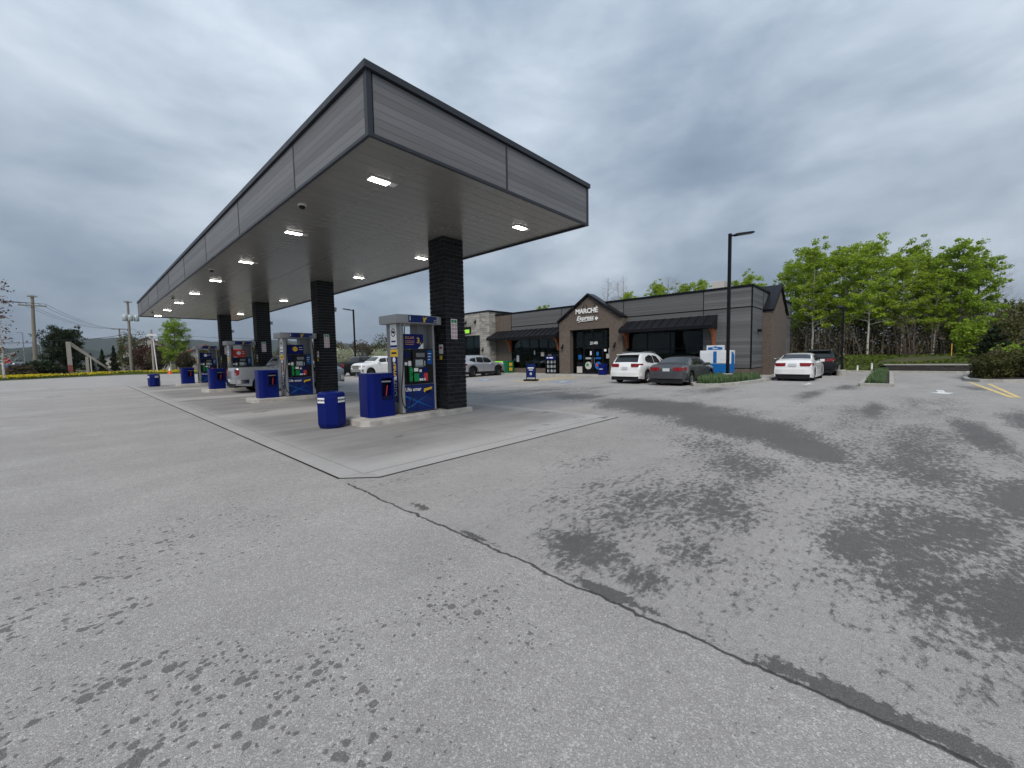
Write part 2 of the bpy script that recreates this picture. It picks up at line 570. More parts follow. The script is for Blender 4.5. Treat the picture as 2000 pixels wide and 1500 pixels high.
    fn = h.noise(h.vm('MULTIPLY', P2, (.8, 1.25, 1)), 15.0, 6, .70)
    cov = h.m('ADD', h.m('MULTIPLY', wr, 2.9), h.m('ADD', h.m('MULTIPLY', h.m('SUBTRACT', wn, .5), .9), h.m('MULTIPLY', h.m('SUBTRACT', wn2, .5), 1.0)))
    wt = h.m('SUBTRACT', h.m('ADD', cov, h.m('MULTIPLY', h.m('SUBTRACT', fn, .5), 1.9)), .29)
    wet = h.m('MULTIPLY', h.mr(wt, -.14, .20), right)
    # damp strip that the seam drains into
    dn = h.noise(P2, 5, 5, .7)
    dw = h.m('MULTIPLY', total([(2.32, .02, .15, .95, .80, 0), (2.33, 1.35, .12, .6, .8, 0), (2.32, 2.6, .07, .5, .6, 0), (2.42, 3.65, .10, .35, .7, 0)]), 1)
    strip = h.m('MULTIPLY', h.mr(h.m('ADD', dw, h.m('ADD', h.m('MULTIPLY', h.m('SUBTRACT', dn, .5), 1.5), h.m('MULTIPLY', h.m('SUBTRACT', h.noise(P2, 26, 3, .7), .5), 1.1))), .30, .48), right)
    strip = h.m('MULTIPLY', strip, front)
    wet = h.m('MAXIMUM', wet, strip)
    # scattered drops and stains left of the seam
    wp_ = h.vm('ADD', P2, h.vm('MULTIPLY', h.vm('SUBTRACT', h.noise(P2, 16, 4, .65, color=True), (.5, .5, .5)), (.055, .055, 0)))
    def drops(sc, k):
        vs_ = h.n('ShaderNodeTexVoronoi', {'Vector': wp_, 'Scale': sc}, feature='F1', voronoi_dimensions='2D')
        rn = h.n('ShaderNodeSeparateColor', {0: vs_.outputs['Color']}).outputs[0]
        return h.m('SUBTRACT', h.m('MULTIPLY', h.m('POWER', rn, 2.0), k), vs_.outputs['Distance'])
    sr = total([(-.35, 3.75, .9, .6, .115, 0), (.72, 2.2, .45, .40, .125, 0), (.3, 2.2, .8, .6, .10, 0), (-.1, 2.5, 1.0, .7, .105, 0), (.4, 4.6, 1.6, 1.2, .055, 0), (.9, 1.6, .7, .5, .06, 0), (-1.5, 5.5, 1.5, 2, .06, 0), (1.6, 1.9, .8, 1.0, .035, 0)])
    sr = h.m('MULTIPLY', h.m('ADD', sr, .018), h.mr(h.noise(P2, 2.2, 3, .6), .35, .65, .3, 1.5))
    spots = h.m('MAXIMUM', h.mr(drops(13, h.m('MULTIPLY', sr, 5.2)), -.03, .05), h.mr(drops(27, h.m('MULTIPLY', sr, 5.0)), -.03, .06))
    spots = h.m('MULTIPLY', spots, h.m('SUBTRACT', 1, right))
    ol = h.mr(h.noise(h.vm('MULTIPLY', P2, (.5, .22, 1)), 1.0, 6, .7), .60, .66)
    far_st = h.m('MULTIPLY', ol, h.m('MULTIPLY', h.m('LESS_THAN', X, 2.2), h.m('GREATER_THAN', Y, 7.0)))
    # the crack itself
    ck = h.m('MULTIPLY', h.mr(h.m('ABSOLUTE', sx), .006, .020, 1, 0), front)
    c0 = h.n('ShaderNodeCombineColor', {0: h.m('MULTIPLY', v, 1.0), 1: h.m('MULTIPLY', v, .955), 2: h.m('MULTIPLY', v, .915)}).outputs[0]
    wetc = h.mix(1, c0, (.35, .35, .34, 1), 'MULTIPLY')
    c = h.mix(wet, c0, wetc)
    c = h.mix(h.m('MULTIPLY', spots, .62), c, (.045, .043, .042, 1))
    c = h.mix(h.m('MULTIPLY', far_st, .28), c, (.07, .07, .072, 1))
    c = h.mix(h.m('MULTIPLY', ck, .85), c, (.022, .020, .018, 1))
    hgt = h.m('ADD', h.m('MULTIPLY', vor.outputs['Distance'], -1.2), h.m('MULTIPLY', h.noise(P2, 14, 2, .7), .6))
    bp = h.n('ShaderNodeBump', {'Strength': .45, 'Distance': .006, 'Height': hgt})
    ro = h.m('SUBTRACT', .92, h.m('MULTIPLY', wet, .34))
    p = h.n('ShaderNodeBsdfPrincipled', {'Base Color': c, 'Roughness': ro, 'Normal': bp.outputs[0], 'Specular IOR Level': .35})
    h.n('ShaderNodeOutputMaterial', {0: p.outputs[0]})


asphalt_mat()


def pad_mat():
    m, h = newmat('pad_concrete')
    P = h.n('ShaderNodeNewGeometry').outputs['Position']
    sp = h.n('ShaderNodeSeparateXYZ', {0: P})
    X, Y = sp.outputs[0], sp.outputs[1]
    oi = h.n('ShaderNodeObjectInfo').outputs['Random']
    a = h.noise(P, .8, 6, .65)
    f = h.noise(P, 30, 4, .7)
    v = h.m('MULTIPLY', h.mr(a, .25, .75, .315, .40, False), h.mr(f, .2, .8, .9, 1.1, False))
    v = h.m('MULTIPLY', v, h.mr(oi, 0, 1, .95, 1.05, False))
    # dirt left by tyres in the fuelling lanes, streaked along the direction of travel
    ph = h.m('SUBTRACT', h.m('FRACT', h.m('DIVIDE', h.m('SUBTRACT', Y, 9.4 + 4.28), 8.55)), .5)
    ln = h.mr(h.m('ABSOLUTE', ph), .36, .46, 1, .0)
    st = h.noise(h.vm('MULTIPLY', P, (.25, 1.1, 1)), 1.1, 6, .65, .4)
    dirt = h.m('MULTIPLY', ln, h.mr(st, .25, .70, .45, 1))
    ed = h.m('MULTIPLY', h.mr(X, 2.3, 3.1), h.mr(X, 9.4, 8.6))
    dirt = h.m('MULTIPLY', dirt, ed)
    oil = h.mr(h.noise(h.vm('MULTIPLY', P, (.7, 1.1, 1)), .9, 5, .6), .62, .70)
    k = h.m('MULTIPLY', h.m('SUBTRACT', 1, h.m('MULTIPLY', dirt, .46)), h.m('SUBTRACT', 1, h.m('MULTIPLY', oil, .55)))
    v = h.m('MULTIPLY', v, k)
    c = h.n('ShaderNodeCombineColor', {0: v, 1: h.m('MULTIPLY', v, .968), 2: h.m('MULTIPLY', v, .935)}).outputs[0]
    bp = h.n('ShaderNodeBump', {'Strength': .25, 'Distance': .004, 'Height': f})
    p = h.n('ShaderNodeBsdfPrincipled', {'Base Color': c, 'Roughness': .82, 'Normal': bp.outputs[0], 'Specular IOR Level': .35})
    h.n('ShaderNodeOutputMaterial', {0: p.outputs[0]})


pad_mat()


def paint_mat(name, col, wear):
    m, h = newmat(name)
    P = h.n('ShaderNodeNewGeometry').outputs['Position']
    a = h.mr(h.noise(P, 5, 7, .75), .5 - wear, .62 - wear)
    c = h.mix(a, (.20, .20, .20, 1), (*col, 1))
    p = h.n('ShaderNodeBsdfPrincipled', {'Base Color': c, 'Roughness': .8})
    h.n('ShaderNodeOutputMaterial', {0: p.outputs[0]})


paint_mat('paint_line_yellow', (.66, .50, .20), .14)
paint_mat('paint_line_white', (.70, .71, .70), .12)
paint_mat('paint_line_blue', (.16, .34, .62), .05)

# ================================================================== setting: land, paving, kerbs
def sheet(name, poly, z, mat, label=None, cat=None, kind='structure', group=None, parent=None):
    m = MB()
    m.add([(x, y, z) for x, y in poly], [tuple(range(len(poly)))])
    o = m.build(name, mat, parent)
    return tag(o, label, cat, group, kind if parent is None else None)


sheet('ground', [(-3400, -3400), (3400, -3400), (3400, 3400), (-3400, 3400)], -.05, 'land', 'flat land reaching to the foot of the wooded hills', 'ground')
sheet('parking_lot', [(-60, -60), (38.9, -60), (38.9, 4.6), (44, 4.6), (44, 52), (30, 52), (12, 60), (9.6, 75), (4.7, 78.6), (-1.5, 73.6), (-5.8, 68.9), (-14, 61), (-60, 30)], 0, 'asphalt', 'weathered grey asphalt forecourt with damp patches and a long crack', 'asphalt')

pad = bpy.data.objects.new('concrete_pad', None)
C.objects.link(pad)
tag(pad, 'oil-stained concrete slab paving under the fuel canopy', 'paving', kind='structure')
PX0, PX1, PY0, PY1, CH = 2.304, 9.28, 4.98, 39.5, .38
BW = .30
sl_x = [PX0 + BW, 5.85, PX1 - .02]
sl_y = [PY0 + BW, 9.4] + [9.4 + 4.275 * k for k in range(1, 7)] + [PY1]
g = .011
me0 = None
for i in range(len(sl_x) - 1):
    for j in range(len(sl_y) - 1):
        m = MB()
        m.box(sl_x[i] + g, sl_x[i + 1] - g, sl_y[j] + g, sl_y[j + 1] - g, -.08, .012)
        m.build('slab', 'pad_concrete', pad)
MB().prism([(PX0, PY0 + CH), (PX0 + BW - g, PY0 + CH + .0), (PX0 + BW - g, PY1), (PX0, PY1)], -.08, .010).build('slab', 'pad_concrete', pad)
MB().prism([(PX0 + CH, PY0), (PX1, PY0), (PX1, PY0 + BW - g), (PX0 + CH + .0, PY0 + BW - g)], -.08, .010).build('slab', 'pad_concrete', pad)
MB().prism([(PX0 + .003, PY0 + CH - .004), (PX0 + CH - .004, PY0 + .003), (PX0 + CH - .004, PY0 + BW - g), (PX0 + BW - g, PY0 + BW - g), (PX0 + BW - g, PY0 + CH - .004)], -.08, .0085).build('slab', 'pad_concrete', pad)
# open joint round the pad
gm = MB()
gm.add([(PX0 - .03, PY0 + CH - .012, .004), (PX0 + .02, PY0 + CH, .004), (PX0 + .02, PY1, .004), (PX0 - .03, PY1, .004)], [(0, 1, 2, 3)])
gm.add([(PX0 + CH - .012, PY0 - .03, .004), (PX1 + .03, PY0 - .03, .004), (PX1 + .03, PY0 + .02, .004), (PX0 + CH, PY0 + .02, .004)], [(0, 1, 2, 3)])
gm.add([(PX0 - .03, PY0 + CH - .012, .004), (PX0 + CH - .012, PY0 - .03, .004), (PX0 + CH, PY0 + .02, .004), (PX0 + .02, PY0 + CH, .004)], [(0, 1, 2, 3)])
gm.build('joint', 'rubber', pad)


def kerb_line(name, pts, wd, hh, label, z0=0, mat='concrete_kerb', closed=False):
    """kerb stones, one object per stone, along a polyline"""
    root = bpy.data.objects.new(name, None)
    C.objects.link(root)
    tag(root, label, 'kerb', kind='structure')
    pts = [Vector((p[0], p[1], 0)) for p in pts]
    if closed:
        pts.append(pts[0])
    for a, b in zip(pts[:-1], pts[1:]):
        d = b - a
        n = max(1, round(d.length / 1.6))
        for k in range(n):
            p, q = a + d * (k / n), a + d * ((k + 1) / n)
            t = (q - p).normalized()
            nn = Vector((-t.y, t.x, 0)) * wd / 2
            p2, q2 = p + t * .004, q - t * .004
            if n == 1:
                p2, q2 = p - t * wd * .2, q + t * wd * .2
            m = MB()
            poly = [(p2 - nn), (q2 - nn), (q2 + nn), (p2 + nn)]
            m.prism([(v.x, v.y) for v in poly], z0 - .05, z0 + hh)
            m.build('kerb_stone', mat, root, bevel=.02)
    return root


# sidewalk along the shop
SWZ = .12
sheet('sidewalk', [(25.15, 5.0), (27.7, 5.0), (27.7, 36), (25.15, 36)], SWZ - .004, 'sidewalk', 'pale concrete walk in front of the shop', 'sidewalk')
sheet('side_walk', [(27.5, 4.85), (41, 4.85), (41, 6.1), (27.5, 6.1)], SWZ - .008, 'sidewalk', 'narrow concrete walk beside the end wall of the shop', 'sidewalk')
kerb_line('shop_kerb', [(25.08, 36), (25.08, 9.6)], .16, SWZ, 'concrete kerb along the walk in front of the shop')
kerb_line('side_kerb', [(26.4, 4.78), (41, 4.78)], .16, SWZ, 'concrete kerb along the drive beside the end wall')
# planted island by the grey sedan
ISL = [(25.0, 9.5), (25.0, 7.6), (22.2, 7.3), (20.9, 7.1), (20.15, 6.7), (20.1, 6.2), (20.6, 5.7), (22.0, 5.3), (24.2, 4.95), (26.4, 4.78)]
kerb_line('island_kerb', ISL[1:], .18, .15, 'curved concrete kerb round the planted bed with the tall lamp post')
sheet('planting_soil', [(25.2, 7.5), (22.2, 7.2), (20.9, 7.0), (20.25, 6.6), (20.2, 6.2), (20.7, 5.8), (22.0, 5.4), (24.2, 5.05), (26.4, 4.9)][::-1], .10, 'mulch', 'dark soil in the bed below the tall lamp post', 'soil')
# long bed between the drive lanes
BED = [(23.5, -.22), (38.0, -.28), (38.0, .62), (23.5, .78)]
kerb_line('bed_kerb', BED, .16, .15, 'pale concrete kerb round the long bed between the lanes', closed=True)
sheet('bed_soil', [(23.55, -.15), (38, -.2), (38, .55), (23.55, .7)], .11, 'mulch', 'dark soil in the long bed between the lanes', 'soil')
# shrub bed at the right
SB = [(38.6, -3.9), (31.5, -3.05), (29.4, -2.95), (28.7, -3.3), (28.6, -3.9), (29.4, -4.8), (33, -9), (38.6, -14)]
kerb_line('shrub_kerb', SB[:7], .18, .14, 'curved kerb round the mulched bed of shrubs')
sheet('shrub_soil', [(p[0] * .995 + .15, p[1] - .08) for p in SB][::-1], .08, 'mulch', 'dark mulch under the shrubs', 'soil')
kerb_line('wall_kerb', [(38.75, 4.6), (38.75, -24)], .2, .12, 'concrete kerb at the foot of the block retaining wall')

# verge with dandelions, beyond the forecourt
VE = [(-60, 30.2), (-14, 61.2), (-5.8, 69.1), (-1.5, 73.8), (4.7, 78.8), (9.6, 75.2), (12, 60.2), (18, 57.6)]
VB = [(-66, 36), (-17, 67), (-8.8, 74.5), (-3.5, 79.5), (4.5, 86), (15, 84), (18, 66), (24, 62)]
vm_ = MB()
vv = []
for (a, b) in zip(VE, VB):
    vv += [(a[0], a[1], 0), (a[0] * .9 + b[0] * .1, a[1] * .9 + b[1] * .1, .16), (a[0] * .5 + b[0] * .5, a[1] * .5 + b[1] * .5, .32), (b[0], b[1], .25)]
vm_.add(vv, [(i * 4 + k, (i + 1) * 4 + k, (i + 1) * 4 + k + 1, i * 4 + k + 1) for i in range(len(VE) - 1) for k in range(3)])
vm_.build('grass_verge', 'grass', smooth=60, label='grassy verge bordering the far side of the forecourt', cat='grass', kind='structure')

# bank behind the retaining wall, rising to the wood and a bare hillside
def sstep(a, b, t):
    t = min(1, max(0, (t - a) / (b - a)))
    return t * t * (3 - 2 * t)


def bank_z(x, y):
    hi = .56 + .45 * sstep(39.4, 47, x)
    lo = -.06 + 1.07 * sstep(39.2, 47, x)
    k = sstep(-.1, 1.2, y)
    z = hi * (1 - k) + lo * k
    z += 1.2 * sstep(47, 75, x) + 9.5 * sstep(75, 165, x) * sstep(-4, -30, y)
    return z + .06 * math.sin(x * .9 + y * .7) * sstep(40, 44, x)


gx = [39.42, 40, 41, 42, 43, 44, 45, 46, 47, 48, 50, 53, 57, 62, 68, 75, 85, 97, 110, 125, 145, 170]
gy = [-80, -60, -45, -35, -28, -22, -18, -14, -11, -9, -7, -5, -3.5, -2.2, -1, -.1, .3, .8, 1.3, 2.2, 3.3, 4.4, 6, 9, 14, 20, 30, 45, 60]
bk = MB()
bk.add([(x, y, bank_z(x, y)) for y in gy for x in gx], [(j * len(gx) + i, j * len(gx) + i + 1, (j + 1) * len(gx) + i + 1, (j + 1) * len(gx) + i) for j in range(len(gy) - 1) for i in range(len(gx) - 1)])
bk.build('grassy_bank', 'bank_earth', smooth=70, label='grass and bare earth bank below the wood', cat='bank', kind='structure')

# retaining wall of dark blocks
rw = thing('retaining_wall', 'low dark concrete block wall with pale cap below the grassy bank', 'wall', (39.2, 0, 0))
for r in range(3):
    y = -24 + (.22 if r % 2 else 0)
    while y < -.05:
        y1 = min(y + .445, -.02)
        ubox('block', 'wall_block', rw, -.12 + random.uniform(-.012, .012), .2, y + .004, y1 - .004, r * .165 + .0, r * .165 + .158)
        y += .45
for k in range(27):
    ubox('coping', 'concrete_kerb', rw, -.17, .24, -24.2 + k * .9 + .004, -24.2 + (k + 1) * .9 - .004, .497, .57)

# far hills
def hill(name, r, prof, mat, seed, label):
    rnd = random.Random(seed)
    ph = [rnd.uniform(0, 6.28) for _ in range(6)]
    m = MB()
    vs = []
    rows = 9
    azs = np.arange(30, 150.1, .5)
    for a in azs:
        el = np.interp(a, [p[0] for p in prof], [p[1] for p in prof])
        el += .06 * math.sin(a * 2.1 + ph[0]) + .035 * math.sin(a * 5.3 + ph[1]) + .02 * math.sin(a * 11 + ph[2])
        H = r * math.tan(R(el))
        for k in range(rows):
            t = k / (rows - 1)
            rr = r * (.72 + .28 * t) + 30 * math.sin(a * .8 + k)
            zz = H * (t ** 1.25) * (1 + .05 * math.sin(a * 3 + k * 2.2 + ph[3]) * (1 - t)) - 2
            vs.append((rr * math.cos(R(a)), rr * math.sin(R(a)), zz))
        vs.append((r * 1.25 * math.cos(R(a)), r * 1.25 * math.sin(R(a)), -5))
    n = rows + 1
    m.add(vs, [(i * n + k, (i + 1) * n + k, (i + 1) * n + k + 1, i * n + k + 1) for i in range(len(azs) - 1) for k in range(n - 1)])
    m.build(name, mat, smooth=80, label=label, cat='hill', kind='structure')


hill('far_hill', 2600, [(30, 1.4), (60, 1.9), (67, 2.25), (71, 2.5), (74, 2.7), (79, 2.45), (84, 2.6), (86, 2.75), (88, 2.7), (90, 2.35), (92, 1.7), (95, 1.1), (150, .9)], 'forest_hill', 3, 'long wooded ridge on the skyline')
hill('near_hill', 1500, [(30, .5), (80, .8), (88, 1.2), (90, 1.7), (91.5, 1.95), (93, 1.85), (95, 1.7), (100, 1.9), (150, 1.2)], 'forest_hill', 9, 'dark wooded hill beyond the road')

# ================================================================== fuel canopy
CX0, CX1, CY0, CY1, CZ0, CZ1 = 3.09, 9.05, 5.655, 38.8, 4.876, 5.906
can = thing('fuel_canopy', 'long flat fuel canopy with grey plank fascia and pale ribbed underside', 'canopy', (0, 0, 0))
FT = .05
MB().box(CX0 + .06, CX1 - .06, CY0 + .06, CY1 - .06, CZ0 + .06, CZ1 - .10).build('deck', 'dark_trim', can)
# soffit panels running across, joints recessed
nst = 110
y0s, y1s = CY0 + FT, CY1 - FT
st = (y1s - y0s) / nst
sm = MB().prism([(-st / 2 + .003, .0), (-st / 2 + .008, -.006), (st / 2 - .008, -.006), (st / 2 - .003, 0)], CX0 + FT, CX1 - FT, 'x').mesh('soffit_panel', 'soffit')
for k in range(nst):
    put('soffit_panel', sm, can, (0, y0s + st * (k + .5), CZ0 + .055))
MB().box(CX0 + FT, CX1 - FT, y0s, y1s, CZ0 + .056, CZ0 + .0595).build('soffit_backing', 'soffit', can)
# perimeter bottom trim
bt = MB()
bt.box(CX0, CX0 + FT, CY0, CY1, CZ0, CZ0 + .05)
bt.box(CX1 - FT, CX1, CY0, CY1, CZ0, CZ0 + .05)
bt.box(CX0 + FT, CX1 - FT, CY0, CY0 + FT, CZ0, CZ0 + .05)
bt.box(CX0 + FT, CX1 - FT, CY1 - FT, CY1, CZ0, CZ0 + .05)
bt.build('bottom_trim', 'dark_trim', can)
# top cap
tp = MB()
e = .035
tp.box(CX0 - e, CX0 + .2, CY0 - e, CY1 + e, CZ1 - .10, CZ1)
tp.box(CX1 - .2, CX1 + e, CY0 - e, CY1 + e, CZ1 - .10, CZ1)
tp.box(CX0 + .2, CX1 - .2, CY0 - e, CY0 + .2, CZ1 - .10, CZ1)
tp.box(CX0 + .2, CX1 - .2, CY1 - .2, CY1 + e, CZ1 - .10, CZ1)
tp.build('top_cap', 'dark_trim', can)
rows = 7
pz0, pz1 = CZ0 + .055, CZ1 - .118
ph_ = (pz1 - pz0) / rows
joints_y = [CY0 + .09] + [8.6 + 4.0 * k for k in range(8)] + [CY1 - .06]
for a, b in zip(joints_y[:-1], joints_y[1:]):
    for r in range(rows):
        ubox('plank', 'fascia_plank', can, CX0 + .012, CX0 + .058, a + .022, b - .022, pz0 + r * ph_ + .0015, pz0 + (r + 1) * ph_ - .0015)
        ubox('plank', 'fascia_plank', can, CX1 - .058, CX1 - .012, a + .022, b - .022, pz0 + r * ph_ + .0015, pz0 + (r + 1) * ph_ - .0015)
for a, b in ((CX0 + .09, 6.05), (6.05, CX1 - .06)):
    for r in range(rows):
        ubox('plank', 'fascia_plank', can, a + .022, b - .022, CY0 + .012, CY0 + .058, pz0 + r * ph_ + .0015, pz0 + (r + 1) * ph_ - .0015)
        ubox('plank', 'fascia_plank', can, a + .022, b - .022, CY1 - .058, CY1 - .012, pz0 + r * ph_ + .0015, pz0 + (r + 1) * ph_ - .0015)
for y in joints_y[1:-1]:
    ubox('joint_strip', 'dark_trim', can, CX0 + .004, CX0 + .057, y - .02, y + .02, pz0, pz1 + .017)
    ubox('joint_strip', 'dark_trim', can, CX1 - .057, CX1 - .004, y - .02, y + .02, pz0, pz1 + .017)
ubox('joint_strip', 'dark_trim', can, 6.03, 6.07, CY0 + .004, CY0 + .057, pz0, pz1 + .017)
for (x, y) in ((CX0, CY0), (CX1, CY0), (CX0, CY1), (CX1, CY1)):
    sx_, sy_ = (1 if x == CX0 else -1), (1 if y == CY0 else -1)
    xa, xb = sorted((x + .001 * sx_, x + .085 * sx_))
    ya, yb = sorted((y + .001 * sy_, y + .085 * sy_))
    ubox('corner_post', 'dark_trim', can, xa, xb, ya, yb, CZ0 + .052, CZ1 - .102)

# canopy lights: recessed LED boxes
def canopy_light():
    t = thing('canopy_light', 'lit LED fixture set in the underside of the fuel canopy', 'light', (0, 0, 0), 0, 'lit lamps in rows under the fuel canopy')
    MB().box(-.26, .26, -.13, .13, .004, .03).build('housing', 'fixture_white', t, bevel=.006)
    MB().box(.26, .44, -.10, .10, .010, .03).build('driver_cover', 'fixture_white', t)
    for k in range(5):
        MB().box(-.235 + k * .096, -.235 + k * .096 + .084, -.105, .105, -.004, .004).build('led_module', 'led', t)
    return t


lt0 = None
LY = [7.02 + 4.38 * i for i in range(8)]
for xx in (4.02, 7.95):
    for yy in LY:
        loc = (xx, yy, CZ0 + .020)
        if lt0 is None:
            lt0 = canopy_light()
            lt0.location = loc
            lt0.scale = (.78, .80, 1)
        else:
            dup(lt0, loc)
# dome cameras
def dome_camera():
    t = thing('dome_camera', 'small dark dome camera fixed under the canopy edge', 'camera', (0, 0, 0), 0, 'dome cameras under the fuel canopy')
    MB().lathe([(.085, .02), (.085, -.03), (.075, -.04)], 16).build('mount', 'fixture_white', t, smooth=40)
    MB().lathe([(.062, -.04), (.06, -.07), (.045, -.095), (.015, -.108), (.001, -.11)], 16).build('dome', 'pump_black', t, smooth=60)
    return t


dc = dome_camera()
dc.location = (3.46, 9.25, CZ0 + .05)
for yy in (17.85, 26.6, 35.0):
    dup(dc, (3.46, yy, CZ0 + .05))

# ================================================================== columns, islands, dispensers
COLY = [9.30, 17.85, 26.40, 34.95]      # column centres
COLX, CW = 7.32, .70
names = ['first', 'second', 'third', 'fourth']
PUMPNO = ['1', '3', '5', '7']
PUMPW = ['one', 'three', 'five', 'seven']
CRS = .117
ncrs = 40
for ci, cy in enumerate(COLY):
    t = thing('brick_column', 'dark brick canopy column behind the dispenser numbered ' + PUMPW[ci], 'column', (COLX, cy, .15), 0, 'brick canopy columns')
    hh = CZ0 + .06 - .15
    h2 = CW / 2
    MB().box(-h2 + .022, h2 - .022, -h2 + .022, h2 - .022, 0, hh).build('core', 'mortar', t)
    back = MB()
    for r in range(ncrs + 1):
        z0 = r * CRS + .006
        z1 = min(z0 + CRS - .015, hh - .02)
        if z1 <= z0 + .02:
            continue
        lens = [.28, .28, .14] if r % 2 == 0 else [.14, .28, .28]
        lens2 = [.117, .28, .28] if r % 2 == 0 else [.257, .28, .14]
        lens2 = [l for l in lens2]
        u = -h2
        for l in lens:
            j = random.uniform(-.003, .003)
            if ci < 2:
                ubox('brick', 'brick_dark', t, u + .007, u + l - .007, -h2 + j, -h2 + .03, z0, z1)
            else:
                back.box(u + .005, u + l - .005, -h2 + j, -h2 + .03, z0, z1)
            back.box(u + .005, u + l - .005, h2 - .03, h2 + j, z0, z1)
            u += l
        u = -h2 + .031
        tot = sum(lens2)
        for l in lens2:
            l = l * (CW - .031) / tot
            j = random.uniform(-.003, .003)
            if ci < 2:
                ubox('brick', 'brick_dark', t, -h2 + j, -h2 + .03, u + .007, u + l - .007, z0, z1)
            else:
                back.box(-h2 + j, -h2 + .03, u + .007, u + l - .007, z0, z1)
            back.box(h2 - .03, h2 + j, u - .031 + .036, u + l - .036, z0, z1)
            u += l
    o = back.build('brick_cladding', 'brick_dark', t)
    o['kind'] = 'stuff'
    # pictogram notice on the forecourt side of the column
    s = thing('safety_notice', 'tall white notice with rows of red and green pictograms on the column behind dispenser ' + PUMPW[ci], 'sign', (COLX - .06, cy - CW / 2 - .006, 2.12), 0, 'pictogram notices on the columns')
    MB().box(-.11, .11, -.004, .003, 0, .56).build('plate', 'white_print', s)
    k = 0
    for r in range(5):
        for cc in range(2):
            mt = 'green_print' if r == 4 else 'red_print'
            m = MB()
            cx, cz = -.05 + cc * .10, .065 + r * .108
            if r == 4:
                m.prism(rrect(.08, .08, .012, 2, cx, cz), -.0075, -.0045, 'y')
            else:
                ring = circle(.040, 16, cx, cz)
                inn = circle(.029, 16, cx, cz)
                m.add([(u, -.007, v) for u, v in ring] + [(u, -.007, v) for u, v in inn], [(q, (q + 1) % 16, 16 + (q + 1) % 16, 16 + q) for q in range(16)])
                m.add([(cx - .024, -.0065, cz + .016), (cx + .016, -.0065, cz - .024), (cx + .024, -.0065, cz - .016), (cx - .016, -.0065, cz + .024)], [(0, 1, 2, 3)])
            m.build('pictogram', mt, s)
    # small flood lamp box on the shop side
    fl = thing('flood_lamp', 'small grey flood lamp box high on the shop side of the column behind dispenser ' + PUMPW[ci], 'lamp', (COLX + CW / 2, cy, 3.80), 0, 'flood lamps on the columns')
    MB().box(-.005, .07, -.03, .03, -.03, .03).build('arm', 'fixture_white', fl)
    MB().box(.06, .20, -.09, .09, -.09, .09).build('head', 'insul_grey', fl, bevel=.01)
    # emergency stop and small notice on the pump side
    es = thing('call_box', 'small yellow call box under a white notice on the column behind dispenser ' + PUMPW[ci], 'call box', (COLX - CW / 2 - .005, cy - .12, 1.55), 0, 'call boxes on the columns')
    MB().box(-.03, .005, -.045, .045, 0, .11).build('box', 'yellow_print', es, bevel=.006)
    MB().box(-.012, .005, -.085, .085, .16, .42).build('notice', 'white_print', es)
    MB().box(-.0145, -.011, -.06, .06, .30, .36).build('notice_mark', 'red_print', es)

# concrete islands
ICY = [9.42, 17.97, 26.52, 35.07]
for i, cy in enumerate(ICY):
    x0, x1, y0, y1 = 4.40, 7.80, cy - .60, cy + .62
    b = .16
    poly = [(x0 + b, y0), (x1 - .04, y0), (x1, y0 + .04), (x1, y1 - .04), (x1 - .04, y1), (x0 + b, y1), (x0, y1 - b), (x0, y0 + b)]
    MB().prism(poly, -.02, .15).build('pump_island', 'concrete_island', bevel=.018, label='raised concrete island carrying the dispenser numbered ' + PUMPW[i], cat='island', group='concrete pump islands')


def spline(pts, n=10):
    """Catmull-Rom through points"""
    P = [Vector(p) for p in pts]
    P = [P[0] * 2 - P[1]] + P + [P[-1] * 2 - P[-2]]
    out = []
    for i in range(1, len(P) - 2):
        for k in range(n):
            t = k / n
            a, b, c, d = P[i - 1:i + 3]
            out.append(.5 * ((2 * b) + (c - a) * t + (2 * a - 5 * b + 4 * c - d) * t * t + (3 * b - a - 3 * c + d) * t ** 3))
    out.append(P[-2])
    return out


def bird(m, cx, cz, s, y0, y1):
    """stylised swooping bird: two raised wings over a tapering body"""
    L = [(-.50, 1.00), (-.42, .30), (-.10, .62), (.05, .30), (.30, .52), (.95, .80), (.62, .22), (.42, -.10), (.10, -.30), (.22, -.62), (-.08, -.95), (-.55, -.75), (-.35, -.45), (-.52, .05)]
    poly = [(cx + u * s, cz + v * s) for u, v in L]
    m.prism(poly[::-1], y0, y1, 'y')


